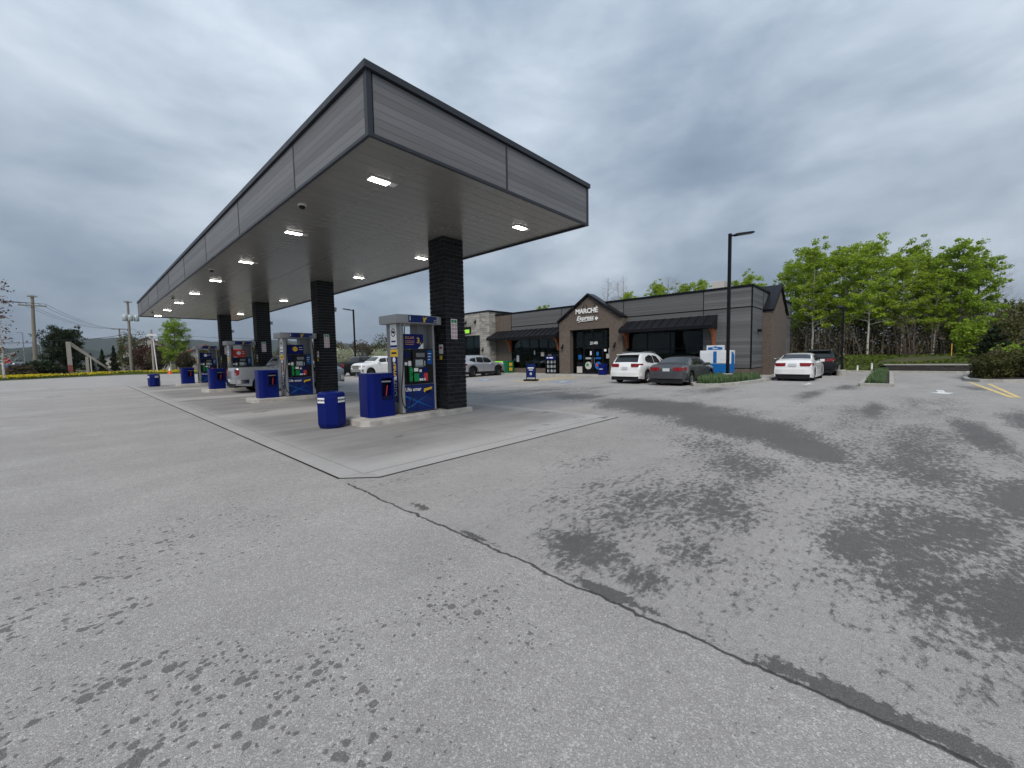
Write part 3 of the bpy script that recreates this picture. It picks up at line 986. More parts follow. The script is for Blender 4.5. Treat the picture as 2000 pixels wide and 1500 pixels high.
def dispenser(no, loc, label, hide_nozzle=False):
    t = thing('fuel_dispenser', label, 'fuel pump', loc, 0, 'fuel dispensers under the canopy')
    W2, D2 = .55, .33
    # lower cabinet
    cab = MB().box(-W2 + .09, W2 - .06, -D2 + .05, D2 - .05, .02, .76).build('cabinet', 'pump_grey', t)
    MB().box(-W2 + .10, W2 - .065, -D2 + .025, -D2 + .049, .04, .745).build('front_panel', 'pump_blue', t)
    MB().box(-W2 + .10, W2 - .065, D2 - .049, D2 - .025, .04, .745).build('rear_panel', 'pump_blue', t)
    MB().box(-W2, W2, -D2 + .03, D2 - .03, -.01, .02).build('base_frame', 'pump_black', t)
    # pale rays crossing the lower panel
    xr = MB()
    yk = -D2 + .0225
    for a, b, wd in (((-.44, .46), (.44, .07), .03), ((-.44, .10), (.30, .46), .03)):
        d = Vector((b[0] - a[0], b[1] - a[1]))
        n_ = Vector((-d.y, d.x)).normalized() * wd
        yk -= .0008
        xr.add([(a[0] + n_.x, yk, a[1] + n_.y), (a[0] - n_.x, yk, a[1] - n_.y), (b[0], yk, b[1])], [(0, 1, 2)])
    xr.build('ray_print', 'blue_cyan', t)
    text('lettering', 'Ultramar', .135, (-.19, -D2 + .022, .625), '-y', 'white_print', t, bold=.003, sx=1.0)
    # round badge with a yellow tag
    bd = MB().prism(circle(.10, 24, .27, .585), -D2 + .021, -D2 + .0245, 'y').build('badge', 'plastic_navy', t)
    MB().prism([(.13, .55), (.17, .515), (.19, .56), (.40, .60), (.41, .67), (.15, .625)], -D2 + .017, -D2 + .0205, 'y').build('badge_tag', 'yellow_print', bd)
    # side pillars up to the valance
    MB().box(-W2, -W2 + .10, -D2, D2, .02, 2.36).build('pillar', 'pump_grey', t, bevel=.012)
    MB().box(W2 - .065, W2, -D2 + .03, D2 - .03, .02, 2.36).build('pillar', 'pump_light', t, bevel=.012)
    MB().box(-W2 + .004, -W2 + .075, -D2 - .012, -D2 - .001, .03, 2.35).build('edge_trim', 'pump_light', t)
    # the right-hand hose tower seen inside the opening
    MB().box(.14, W2 - .07, -.10, D2 - .06, 1.70, 2.35).build('hose_tower', 'pump_grey', t)
    # black middle section
    MB().box(-W2 + .11, W2 - .07, -D2 + .04, D2 - .04, .765, 1.69).build('electronics_head', 'pump_black', t, bevel=.01)
    MB().box(-.20, .26, -D2 - .02, -D2 + .04, .80, 1.66).build('console', 'pump_black', t, bevel=.02)
    MB().box(-.10, .17, -D2 - .024, -D2 - .018, 1.48, 1.59).build('price_screen', 'screen', t)
    sc = MB().box(-.14, .12, -D2 - .026, -D2 - .018, 1.21, 1.42).build('display', 'screen', t)
    MB().box(-.12, .10, -D2 - .0275, -D2 - .0255, 1.26, 1.40).build('display_glass', 'insul_grey', sc)
    MB().box(.16, .175, -D2 - .024, -D2 - .018, 1.24, 1.38).build('card_slot', 'white_print', t)
    # coloured grade buttons and stickers
    for (x0, x1, z0, z1, mt, nm) in ((-.18, -.03, .84, 1.05, 'green_print', 'grade_button'), (-.02, .12, .84, 1.05, 'pump_blue', 'grade_button'), (.13, .25, .84, 1.05, 'red_print', 'grade_button'),
                                     (-.175, -.05, 1.10, 1.19, 'white_print', 'sticker'), (-.01, .06, 1.08, 1.15, 'white_print', 'sticker'), (.10, .25, 1.08, 1.20, 'plastic_blue', 'sticker'),
                                     (-.40, -.29, 1.47, 1.62, 'plastic_blue', 'sticker'), (-.42, -.34, 1.27, 1.35, 'white_print', 'sticker'), (-.31, -.22, 1.25, 1.38, 'white_print', 'sticker'), (.285, .45, 1.28, 1.66, 'blue_cyan', 'sticker')):
        yy = -D2 - .026 if -.2 < x0 < .26 else -D2 + .034
        MB().box(x0, x1, yy, yy + .010, z0, z1).build(nm, mt, t)
    for x0, w_ in ((-.02, .06), (.05, .05), (.13, .04)):
        MB().box(x0, x0 + w_, -D2 - .0275, -D2 - .0255, .85, .91).build('price_tag', 'white_print', t)
    for k in range(3):
        MB().box(.31, .42 - .02 * k, -D2 + .0325, -D2 + .0338, 1.56 - k * .08, 1.58 - k * .08).build('print_line', 'white_print', t)
    # nozzle in its boot
    bt_ = MB().box(-.34, -.22, -D2 - .01, -D2 + .04, .80, 1.24).build('nozzle_boot', 'pump_black', t, bevel=.015)
    MB().box(-.31, -.23, -D2 - .018, -D2 - .011, .84, 1.22).build('boot_plate', 'green_print', bt_)
    nz = MB()
    nz.tube([(-.30, -D2 - .07, .86), (-.285, -D2 - .075, .98), (-.26, -D2 - .06, 1.10), (-.24, -D2 - .02, 1.18)], [.022, .026, .03, .018], 8)
    nz.tube([(-.33, -D2 - .09, .90), (-.335, -D2 - .10, 1.0), (-.30, -D2 - .085, 1.07)], .009, 6)
    nz.build('nozzle', 'green_print', t, smooth=50)
    # hose: down the left pillar, round a low loop and up to the nozzle
    hs = MB().tube(spline([(-.44, -D2 - .05, 2.30), (-.47, -D2 - .05, 1.9), (-.55, -D2 - .09, 1.2), (-.62, -D2 - .10, .6), (-.58, -D2 - .10, .26), (-.46, -D2 - .11, .14), (-.36, -D2 - .11, .22), (-.30, -D2 - .10, .5), (-.30, -D2 - .07, .86)], 8), .0145, 8).build('hose', 'rubber', t, smooth=60)
    MB().lathe([(.024, -.05), (.026, 0), (.02, .04)], 10, c=(-.44, -D2 - .05, 2.30)).build('hose_clamp', 'pump_light', hs, smooth=40)
    # second nozzle on the right edge
    MB().box(W2, W2 + .05, -.16, -.02, .95, 1.30).build('nozzle_boot', 'pump_black', t, bevel=.012)
    n2 = MB().tube([(W2 + .09, -.12, .98), (W2 + .10, -.11, 1.08), (W2 + .07, -.07, 1.17)], [.03, .035, .02], 8).build('nozzle', 'plastic_blue', t, smooth=50)
    MB().tube(spline([(W2 - .01, -.30, 2.30), (W2 + .04, -.31, 1.6), (W2 + .10, -.26, 1.0), (W2 + .10, -.2, .45), (W2 + .10, -.12, .30), (W2 + .10, -.10, .6), (W2 + .09, -.12, .98)], 8), .0145, 8).build('hose', 'rubber', t, smooth=60)
    # advert board below the opening
    ad = MB().box(-W2 + .105, .20, -D2 + .07, -D2 + .09, 1.70, 2.09).build('advert_board', 'plastic_blue' if no != '5' else 'red_print', t)
    if no == '1':
        text('advert_text', 'ÉCLAIR', .085, (-.22, -D2 + .066, 1.99), '-y', 'orange_text', ad, bold=.002, depth=.004)
        for k in range(3):
            MB().box(-.36, -.08 - .03 * (k == 2), -D2 + .0645, -D2 + .0695, 1.90 - k * .045, 1.915 - k * .045).build('advert_line', 'orange_text', ad)
        text('advert_price', '3', .20, (.04, -D2 + .066, 1.92), '-y', 'yellow_print', ad, bold=.006, depth=.004)
        text('advert_cents', '¢', .09, (.11, -D2 + .066, 1.85), '-y', 'yellow_print', ad, bold=.003, depth=.004)
        MB().prism([(.02, 1.702), (.199, 1.702), (.199, 1.87)], -D2 + .064, -D2 + .0695, 'y').build('advert_corner', 'white_print', ad)
    else:
        MB().prism(circle(.10, 20, -.12, 1.92), -D2 + .064, -D2 + .0695, 'y').build('advert_disc', 'yellow_print' if no == '3' else 'white_print', ad)
        for k in range(2):
            MB().box(.03, .16, -D2 + .0645, -D2 + .0695, 1.98 - k * .09, 2.0 - k * .09).build('advert_line', 'white_print', ad)
    # side panel prints on the left pillar (facing the street)
    xs = -W2 - .004
    pn = MB().box(xs, -W2 + .001, -.17, .14, 1.72, 2.34).build('side_label', 'white_print', t)
    rg = MB()
    ro, ri = circle(.11, 24, -.015, 2.13), circle(.085, 24, -.015, 2.13)
    rg.add([(xs - .003, u, v) for u, v in ro] + [(xs - .003, u, v) for u, v in ri], [(q, (q + 1) % 24, 24 + (q + 1) % 24, 24 + q) for q in range(24)])
    rg.build('ring_mark', 'pump_black', pn)
    MB().prism([(-.08, 2.10), (-.02, 2.10), (.05, 2.13), (.05, 2.17), (-.03, 2.18), (-.08, 2.15)], xs - .004, xs - .001, 'x').build('ring_figure', 'pump_black', pn)
    MB().box(xs - .003, xs, -.12, .09, 1.88, 1.92).build('label_bar', 'plastic_blue', pn)
    MB().box(xs - .001, -W2 + .001, -.17, .14, 1.74, 1.80).build('blue_band', 'plastic_blue', pn)
    MB().box(xs - .003, -W2 + .001, -.20, .16, 1.50, 1.69).build('yellow_label', 'yellow_print', t)
    MB().box(xs - .005, xs - .002, -.14, .10, 1.57, 1.62).build('label_print', 'pump_black', t)
    vb = MB().box(xs, -W2 + .001, -.17, .14, .30, 1.49).build('vertical_banner', 'plastic_blue', t)
    text('banner_text', 'Ultra', .26, (xs - .002, -.015, .72), '-x', 'white_print', vb, up=True, bold=.004)
    text('banner_text', 'mar', .24, (xs - .002, -.015, 1.18), '-x', 'yellow_print', vb, up=True, bold=.004)
    MB().prism(circle(.07, 18, -.015, 1.42), xs - .004, xs - .001, 'x').build('banner_disc', 'white_print', vb)
    # valance: bowed grey header with a blue insert
    n = 14
    hw = .70
    front = [(-hw + 2 * hw * k / n, -D2 - .10 - .12 * math.sin(math.pi * k / n)) for k in range(n + 1)]
    backl = [(x, -y) for x, y in front[::-1]]
    val = MB().prism(front + backl, 2.355, 2.57).build('valance', 'pump_light', t, smooth=35, bevel=.012)
    ins = MB()
    fx = [(x, y - .006) for x, y in front if -.42 <= x <= .55]
    vs = []
    for x, y in fx:
        s_ = min(1, min(x + .47, .60 - x) / .1)
        vs += [(x, y, 2.375 + .02 * (1 - s_)), (x, y, 2.555 - .02 * (1 - s_)), (x, y + .012, 2.375), (x, y + .012, 2.555)]
    m_ = len(fx)
    ins.add(vs, [(i * 4, (i + 1) * 4, (i + 1) * 4 + 1, i * 4 + 1) for i in range(m_ - 1)] + [(i * 4 + 1, (i + 1) * 4 + 1, (i + 1) * 4 + 3, i * 4 + 3) for i in range(m_ - 1)] + [(i * 4, i * 4 + 2, (i + 1) * 4 + 2, (i + 1) * 4) for i in range(m_ - 1)])
    ins.build('valance_insert', 'pump_blue', val, smooth=50)

    def yv(x):
        return -D2 - .10 - .12 * math.sin(math.pi * (x + hw) / (2 * hw)) - .009
    text('pump_number', no, .14, (-.36, yv(-.36) - .003, 2.468), '-y', 'white_print', val, bold=.006)
    b_ = MB()
    bird(b_, .06, 2.462, .088, yv(.06) - .007, yv(.06) + .002)
    b_.build('bird_emblem', 'yellow_print', val)
    text('small_print', 'Libre\nservice', .045, (.43, yv(.43) - .012, 2.43), '-y', 'white_print', val)
    return t


PUMPX = 6.20
for i, cy in enumerate(ICY):
    dispenser(PUMPNO[i], (PUMPX, cy + .06, .15), 'grey and blue fuel dispenser numbered %s with hoses and curved header' % PUMPW[i])


def service_cabinet(loc, label):
    """blue squeegee and towel cabinet with rounded street corner"""
    t = thing('service_cabinet', label, 'cabinet', loc, 0, 'blue squeegee cabinets on the pump islands')
    w_, d_, h_ = .34, .30, 1.09
    rc = .16
    poly = [(w_ - .02, -d_), (w_, -d_ + .02), (w_, d_ - .02), (w_ - .02, d_), (-w_ + .05, d_), (-w_, d_ - .05)]
    for k in range(7):
        a = R(180 + 90 * k / 6)
        poly.append((-w_ + rc + rc * math.cos(a), -d_ + rc + rc * math.sin(a)))
    # recess in the front face: x from .0 to .29, z from .42 to .98
    x0, x1, z0, z1, dep = -.02, .28, .42, .97, .20

    def cut(z_lo, z_hi):
        MBp = MB().prism(poly, z_lo, z_hi)
        return MBp
    body = MB()
    body.prism(poly, 0, z0)
    body.prism(poly, z1, h_ - .03)
    # middle: split around the recess
    left = [p for p in poly if p[0] <= x0 + .001] + [(x0, -d_)]
    left = [(x0, -d_), (x0, d_), (-w_ + .05, d_), (-w_, d_ - .05)] + poly[6:]
    body.prism(left, z0, z1)
    right = [(x1, -d_), (w_ - .02, -d_), (w_, -d_ + .02), (w_, d_ - .02), (w_ - .02, d_), (x1, d_)]
    body.prism(right, z0, z1)
    body.prism([(x0, -d_ + dep), (x1, -d_ + dep), (x1, d_), (x0, d_)], z0, z1)
    body.build('body', 'plastic_blue', t, smooth=30)
    MB().prism([(a * 1.012, b * 1.014) for a, b in poly], h_ - .03, h_).build('lid', 'plastic_blue', t, smooth=30, bevel=.008)
    MB().box(x0 + .002, x1 - .002, -d_ + dep - .004, -d_ + dep, z0 + .002, z1 - .002).build('recess_lining', 'plastic_navy', t)
    MB().box(x0 + .02, x1 - .02, -d_ + .03, -d_ + .12, .86, .90).build('towel_slot', 'steel', t, bevel=.01)
    MB().box(x0 + .01, x1 - .01, -d_ + .02, -d_ + dep - .006, z0 + .001, z0 + .10).build('wash_bucket', 'plastic_navy', t)
    sq = MB().tube([(.14, -d_ + .10, z0 + .05), (.165, -d_ + .05, .78)], .013, 8).build('squeegee', 'red_print', t, smooth=50)
    return t


sc_lab = ['blue cabinet with red squeegee standing beside the dispenser numbered ' + n for n in PUMPW]
sc0 = service_cabinet((5.10, ICY[0] + .02, .15), sc_lab[0])
for i in (1, 2, 3):
    dup(sc0, (5.04, ICY[i] + .02, .15), label=sc_lab[i])


def octbin(loc, rz, label):
    t = thing('litter_bin', label, 'bin', loc, rz, 'octagonal blue litter bins')
    def oc(r):
        return [(r * math.cos(R(22.5 + 45 * k)), r * math.sin(R(22.5 + 45 * k))) for k in range(8)]
    m = MB()
    prof = [(.275, 0), (.30, .04), (.325, .10), (.325, .72), (.318, .76)]
    vs = []
    for r, z in prof:
        vs += [(x, y, z) for x, y in oc(r)]
    m.add(vs, [(i * 8 + k, i * 8 + (k + 1) % 8, (i + 1) * 8 + (k + 1) % 8, (i + 1) * 8 + k) for i in range(len(prof) - 1) for k in range(8)] + [tuple(range(8))[::-1]])
    m.build('body', 'plastic_blue', t, bevel=.008)
    lid = MB()
    vs = []
    for r, z in ((.318, .76), (.318, .80), (.28, .835), (.17, .845), (.16, .80), (.15, .70)):
        vs += [(x, y, z) for x, y in oc(r)]
    lid.add(vs, [(i * 8 + k, i * 8 + (k + 1) % 8, (i + 1) * 8 + (k + 1) % 8, (i + 1) * 8 + k) for i in range(5) for k in range(8)] + [tuple(range(40, 48))])
    lid.build('lid', 'plastic_blue', t)
    ap = .325 * math.cos(R(22.5))
    for rr in (0, 90):
        pl = MB().box(-.10, .10, -ap - .008, -ap + .001, .60, .72).mesh('notice', 'white_print')
        o = put('notice', pl, t, rot=(0, 0, R(rr - 90)))
        tx = text('notice_text', 'DÉCHETS', .052, (0, -ap - .010, .66), '-y', 'plastic_navy', o, bold=.002, depth=.003)
    return t


b1 = octbin((4.00, 9.55, .012), R(22), 'octagonal blue litter bin with white notice at the end of the first island')
octbin((3.42, 36.4, .012), R(22), 'octagonal blue litter bin at the far end of the pad')

# ================================================================== shop building
FX = 27.6           # main facade plane (faces -X)
GX = 26.9           # entrance gable plane
RZ = 5.65           # parapet height
YR, YL = 5.95, 27.7     # right and left ends of the main facade
shop = thing('shop_building', 'dark flat-roofed shop with brown brick entrance gable, grey planks and black awnings', 'shop', (0, 0, 0))
BX1 = 40.8
F2 = FX + .06       # plane of the wall behind the planks
# rear mass, roof and the walls around the openings
bw = MB()
bw.box(F2 + .25, BX1, YL - .3, YL, .1, RZ - .12)
bw.box(BX1 - .3, BX1, YR + .06, YL - .3, .1, RZ - .12)
bw.box(F2 + .25, BX1 - .3, YR + .06, YR + .36, .1, RZ - .12)
bw.box(F2, F2 + .25, YR + .06, 8.72, .1, RZ - .12)           # right of the right window
bw.box(F2, F2 + .25, 8.72, 14.10, 3.20, RZ - .12)
bw.box(F2, F2 + .25, 8.72, 14.10, .1, .58)
bw.box(F2, F2 + .25, 18.6, 20.30, .1, RZ - .12)
bw.box(F2, F2 + .25, 14.10, 14.3, .1, RZ - .12)
bw.box(F2, F2 + .25, 14.3, 18.6, 3.8, RZ - .12)
bw.box(F2, F2 + .25, 20.30, 25.62, 3.10, RZ - .12)
bw.box(F2, F2 + .25, 20.30, 25.62, .1, .54)
bw.box(F2, F2 + .25, 25.62, YL, .1, RZ - .12)
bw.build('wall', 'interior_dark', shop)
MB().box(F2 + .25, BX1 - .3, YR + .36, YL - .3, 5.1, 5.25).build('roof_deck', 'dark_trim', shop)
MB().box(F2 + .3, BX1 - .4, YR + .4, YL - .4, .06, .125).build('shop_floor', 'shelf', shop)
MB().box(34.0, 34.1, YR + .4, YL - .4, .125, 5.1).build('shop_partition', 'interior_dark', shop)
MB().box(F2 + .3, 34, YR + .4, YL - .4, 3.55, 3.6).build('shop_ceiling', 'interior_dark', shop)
# shelving and lit cooler seen through the panes
rnd = random.Random(3)
for y in np.arange(7.4, 26.5, 1.35):
    if 14.6 < y < 18:
        continue
    MB().box(30.2, 30.8, y, y + 1.0, .125, 1.2 + rnd.uniform(0, .5)).build('shop_shelf', rnd.choice(['shelf', 'shelf', 'plastic_blue', 'red_print', 'house_pale']), shop)

# planks: one object per plank
def planks_x(y0, y1, z0, z1, rowh=.205, x=FX):
    n = max(1, round((z1 - z0) / rowh))
    hgt = (z1 - z0) / n
    for r in range(n):
        ubox('plank', 'wall_plank', shop, x + random.uniform(-.003, .003), x + .055, y0 + .004, y1 - .004, z0 + r * hgt + .003, z0 + (r + 1) * hgt - .003)


def planks_y(x0, x1, z0, z1, rowh=.205, y=YR):
    n = max(1, round((z1 - z0) / rowh))
    hgt = (z1 - z0) / n
    for r in range(n):
        ubox('plank', 'wall_plank', shop, x0 + .004, x1 - .004, y + random.uniform(-.003, .003), y + .055, z0 + r * hgt + .003, z0 + (r + 1) * hgt - .003)


HZ = 4.33       # horizontal trim line
planks_x(YR + .06, 8.70, HZ + .03, RZ - .13)
planks_x(8.74, 14.28, HZ + .03, RZ - .13)
planks_x(YR + .06, 8.72, .64, HZ - .03)
planks_x(8.72, 14.28, 3.2, HZ - .03)
planks_x(14.32, 19.90, 4.36, RZ - .13)
planks_x(19.94, 25.60, HZ + .03, RZ - .13)
planks_x(20.30, 25.60, 3.1, HZ - .03)
planks_y(FX + .06, 30.45, HZ + .03, RZ - .13)
planks_y(FX + .06, 30.45, .64, HZ - .03)
planks_y(34.2, BX1, .64, HZ - .03)
planks_y(34.2, BX1, HZ + .03, RZ - .13)
planks_y(30.45, 34.2, HZ + .03, RZ - .13)
tr = [(FX - .012, F2, YR - .012, YR + .058, .62, RZ - .11), (FX - .008, F2 - .001, 8.70, 8.74, 3.2, RZ - .12), (FX - .008, F2 - .001, 14.28, 14.32, 3.2, RZ - .12), (FX - .008, F2 - .001, 19.90, 19.94, HZ, RZ - .12), (FX - .008, F2 - .001, 25.60, 25.66, .54, RZ - .12),
      (FX - .010, F2 - .002, YR + .059, 14.27, HZ - .03, HZ + .03), (FX - .010, F2 - .002, 19.95, 25.59, HZ - .03, HZ + .03), (FX - .010, F2 - .002, YR + .059, 8.71, .60, .64)]
for b in tr:
    ubox('trim', 'black_metal', shop, *b)
for b in [(F2 + .003, 30.4, YR - .010, YR + .05, HZ - .03, HZ + .03), (F2 + .003, 30.4, YR - .010, YR + .05, .60, .64), (30.40, 30.47, YR - .012, YR + .052, HZ, RZ - .115), (BX1 - .06, BX1 + .01, YR - .012, YR + .052, .3, RZ - .115)]:
    ubox('trim', 'black_metal', shop, *b)
# parapet cap
for b in [(FX - .06, F2 + .3, YR - .06, YL, RZ - .11, RZ), (F2 + .3, BX1 + .06, YR - .06, YR + .4, RZ - .11, RZ - .002), (BX1 - .3, BX1 + .06, YR + .4, YL, RZ - .11, RZ - .002), (F2 + .3, BX1 - .3, YL - .36, YL, RZ - .11, RZ - .002)]:
    ubox('parapet_cap', 'black_metal', shop, *b)


def brick_panel(axis, fixed, depth, u0, u1, z0, z1, mat='brick_brown', parent=None, L=.40, Hh=.10, top=None):
    """running-bond brick facing as one joined part of real bricks; axis 'x' faces -X, 'y' faces -Y"""
    m = MB()
    r = 0
    z = z0
    while z < z1 - .02:
        zz = min(z + Hh, z1)
        u = u0 - (L / 2 if r % 2 else 0)
        while u < u1 - .01:
            a, b = max(u, u0), min(u + L, u1)
            if top is not None:
                ok0 = top((a + b) / 2) - (zz) > -.02
                if not ok0:
                    u += L
                    continue
            if b - a > .03:
                j = random.uniform(-.003, .003)
                if axis == 'x':
                    m.box(fixed + j, fixed + depth, a + .004, b - .004, z + .004, zz - .004)
                else:
                    m.box(a + .004, b - .004, fixed + j, fixed + depth, z + .004, zz - .004)
            u += L
        z = zz
        r += 1
    o = m.build('brick_facing', mat, parent or shop)
    o['kind'] = 'stuff'
    return o


brick_panel('x', FX, .06, YR + .06, 8.72, .12, .60)
brick_panel('x', FX, .06, 8.72, 14.1, .12, .58)
brick_panel('y', YR, .055, FX + .06, 30.45, .12, .60)
brick_panel('x', FX, .06, 20.3, 25.62, .12, .54)
brick_panel('x', FX, .06, 25.66, YL, .12, RZ - .12)

# entrance gable
GY0, GY1, GE, GP = 14.08, 19.66, 4.28, 6.14      # right, left edge, eave and peak heights
GYC = (GY0 + GY1) / 2
DY0, DY1, DZ = 15.10, 18.62, 3.62
g_ = MB()
g_.box(GX + .05, F2, GY0, DY0, .11, GE)
g_.box(GX + .05, F2, DY1, GY1, .11, GE)
g_.box(GX + .05, F2, DY0, DY1, DZ, GE)
g_.prism([(GY0, GE), (GY1, GE), (GYC, GP)], GX + .05, F2 + .08, 'x')
g_.build('gable_core', 'mortar_brown', shop)


def gtop(y):
    return GE + (GP - GE) * (1 - abs(y - GYC) / ((GY1 - GY0) / 2)) - .03


brick_panel('x', GX, .05, GY0, DY0, .12, 3.6, top=gtop)
brick_panel('x', GX, .05, DY1, GY1, .12, 3.6, top=gtop)
brick_panel('x', GX, .05, GY0, GY1, 3.6, GP, top=gtop)
brick_panel('y', GY0 - .05, .05, GX, F2, .12, GE)
# gable roof slabs with verge boards
ov = .16
for s in (-1, 1):
    hw_ = (GY1 - GY0) / 2
    e = Vector((s, -(GP - GE) / hw_)).normalized()
    a = Vector((GYC, GP + .02))
    b = Vector((GYC + s * hw_, GE + .02)) + e * .06
    nrm = Vector((-e.y * s, e.x * s)) * .13
    nrm = Vector((abs(nrm.x) * s, abs(nrm.y)))
    poly = [(a.x, a.y), (b.x, b.y), (b.x + nrm.x, b.y + nrm.y), (a.x, a.y + .16)]
    if s < 0:
        poly = poly[::-1]
    MB().prism(poly, GX - ov, F2 + .10, 'x').build('gable_roof', 'seam_metal', shop)
    MB().prism([(u, v - .015) for u, v in poly], GX - ov - .03, GX - ov - .001, 'x').build('verge_board', 'black_metal', shop)
# glazed entrance set back in the gable
ex = GX + .50


def glazing(parent, x, ys, zs, depth=.09, fw_=.055, glass='shop_glass'):
    """grid of frame bars and single panes; ys and zs are the bar lines"""
    for y in ys:
        ubox('mullion', 'black_metal', parent, x - depth / 2, x + depth / 2, y - fw_ / 2, y + fw_ / 2, zs[0], zs[-1])
    for z in zs:
        for a, b in zip(ys[:-1], ys[1:]):
            ubox('transom', 'black_metal', parent, x - depth / 2 + .004, x + depth / 2 - .004, a + fw_ / 2, b - fw_ / 2, z - fw_ / 2, z + fw_ / 2)
    for a, b in zip(ys[:-1], ys[1:]):
        for c, d in zip(zs[:-1], zs[1:]):
            ubox('pane', glass, parent, x - .006, x + .006, a + fw_ / 2, b - fw_ / 2, c + fw_ / 2, d - fw_ / 2)


glazing(shop, ex, [DY0 + .03, 15.86, 16.73, 17.62, DY1 - .03], [.14, 2.22, 2.85, DZ - .03])
glazing(shop, FX + .10, [8.75, 10.88, 12.5, 14.08], [.60, 1.94, 3.18])
glazing(shop, FX + .10, [20.33, 21.4, 22.45, 23.5, 24.55, 25.60], [.56, 1.16, 1.89, 3.08])
# doors with round stickers
for y0, y1, mt in ((16.76, 17.59, 'house_pale'), (15.89, 16.70, 'ice_blue')):
    d = MB()
    d.box(ex - .06, ex - .047, y0, y0 + .07, .15, 2.18).box(ex - .06, ex - .047, y1 - .07, y1, .15, 2.18).box(ex - .06, ex - .047, y0 + .07, y1 - .07, .15, .32).box(ex - .06, ex - .047, y0 + .07, y1 - .07, 2.08, 2.18)
    do = d.build('door', 'black_metal', shop)
    yc = (y0 + y1) / 2
    MB().prism(circle(.30, 26, yc, .78), ex - .066, ex - .062, 'x').build('round_sticker', mt, do)
    MB().prism(circle(.12, 12, yc + .08, .83), ex - .070, ex - .067, 'x').build('sticker_print', 'green_print' if mt == 'house_pale' else 'red_print', do)
    MB().box(ex - .066, ex - .062, yc - .25, yc + .25, 1.28, 1.42).build('door_notice', 'insul_grey' if mt == 'house_pale' else 'blue_cyan', do)
    MB().box(ex - .10, ex - .062, y1 - .10 if mt != 'house_pale' else y0 + .06, y1 - .07 if mt != 'house_pale' else y0 + .09, .9, 1.4).build('door_handle', 'steel', do)
for (y, z, w_, h_, mt) in ((17.95, 1.45, .3, .35, 'blue_cyan'), (18.0, .45, .5, .5, 'house_pale'), (16.95, 1.75, .14, .3, 'white_print'), (16.35, 1.7, .2, .28, 'ice_blue'), (15.45, 1.5, .28, .35, 'house_pale'), (15.68, 1.95, .2, .18, 'white_print'), (15.3, 1.9, .2, .4, 'insul_grey')):
    ubox('window_notice', mt, shop, ex - .062, ex - .050, y - w_ / 2, y + w_ / 2, z - h_ / 2, z + h_ / 2)
for (y, z, w_, h_, mt) in ((22.0, 1.75, .35, .35, 'house_pale'), (22.9, 1.9, .12, .35, 'insul_grey'), (24.9, 1.4, .3, .6, 'insul_grey'), (21.2, 1.5, .4, .5, 'shelf')):
    ubox('window_notice', mt, shop, FX + .02, FX + .03, y - w_ / 2, y + w_ / 2, z - h_ / 2, z + h_ / 2)
for (y, z, w_, h_, mt) in ((11.5, 1.5, .9, .5, 'insul_grey'), (10.2, 1.45, .8, .45, 'insul_grey'), (11.2, 2.3, .55, .7, 'plastic_navy'), (10.3, 2.3, .9, .9, 'plastic_navy'), (8.98, 1.85, .38, .65, 'green_cabinet')):
    ubox('window_notice', mt, shop, FX + .16, FX + .18, y - w_ / 2, y + w_ / 2, z - h_ / 2, z + h_ / 2)
text('street_number', '2140', .30, (ex - .055, 16.68, 2.52), '-x', 'white_print', shop, bold=.006, sx=1.15)
# raised sign letters
text('sign_letters', 'MARCHÉ', .50, (GX - .05, 17.02, 4.98), '-x', 'white_print', shop, bold=.016, depth=.06)
text('sign_letters', 'Express', .48, (GX - .05, 17.17, 4.46), '-x', 'white_print', shop, bold=.010, shear=.35, depth=.06)
sw = MB()
sp_ = spline([(17.35, 4.13), (17.0, 4.17), (16.4, 4.19), (15.95, 4.21)], 6)
sp_ = spline([(17.8, 4.16, 0), (17.45, 4.20, 0), (16.85, 4.22, 0), (16.38, 4.24, 0)], 6)
sw.prism([(p.x, p.y) for p in sp_] + [(p.x, p.y + .045) for p in sp_[::-1]], GX - .08, GX - .02, 'x')
sw.build('sign_swash', 'white_print', shop)
lf = [(0, .16), (.04, .07), (.12, .09), (.10, .01), (.15, -.03), (.05, -.08), (.02, -.15), (-.02, -.15), (-.05, -.08), (-.15, -.03), (-.10, .01), (-.12, .09), (-.04, .07)]
MB().prism([(16.14 + u, 4.36 + v) for u, v in lf], GX - .08, GX - .02, 'x').build('sign_leaf', 'white_print', shop)
# gooseneck sign lamps and wall sconces
def sconce(p, parent, axis='x'):
    m = MB()
    if axis == 'x':
        m.box(p[0] - .03, p[0], p[1] - .05, p[1] + .05, p[2] + .02, p[2] + .30)
        m.lathe([(.05, .16), (.07, .12), (.10, .02), (.10, -.06)], 10, c=(p[0] - .14, p[1], p[2]))
        m.tube([(p[0] - .02, p[1], p[2] + .24), (p[0] - .12, p[1], p[2] + .26), (p[0] - .14, p[1], p[2] + .14)], .015, 6)
    else:
        m.box(p[0] - .05, p[0] + .05, p[1] - .03, p[1], p[2] - .1, p[2] + .1)
        m.box(p[0] - .11, p[0] + .11, p[1] - .22, p[1] - .03, p[2] - .09, p[2] + .07)
    m.build('wall_lamp', 'black_metal', parent, smooth=40)


sconce((GX, 19.3, 2.2), shop)
sconce((GX, 14.62, 2.2), shop)
sconce((29.1, YR, 2.95), shop, 'y')
for y in (17.95, 17.0, 16.05):
    m = MB()
    m.tube(spline([(GX, y, 5.28), (GX - .18, y, 5.42), (GX - .42, y, 5.42), (GX - .50, y, 5.30)], 5), .014, 6)
    m.lathe([(.03, .03), (.05, 0), (.09, -.09)], 10, c=(GX - .50, y, 5.28))
    m.build('sign_lamp', 'black_metal', shop, smooth=40)

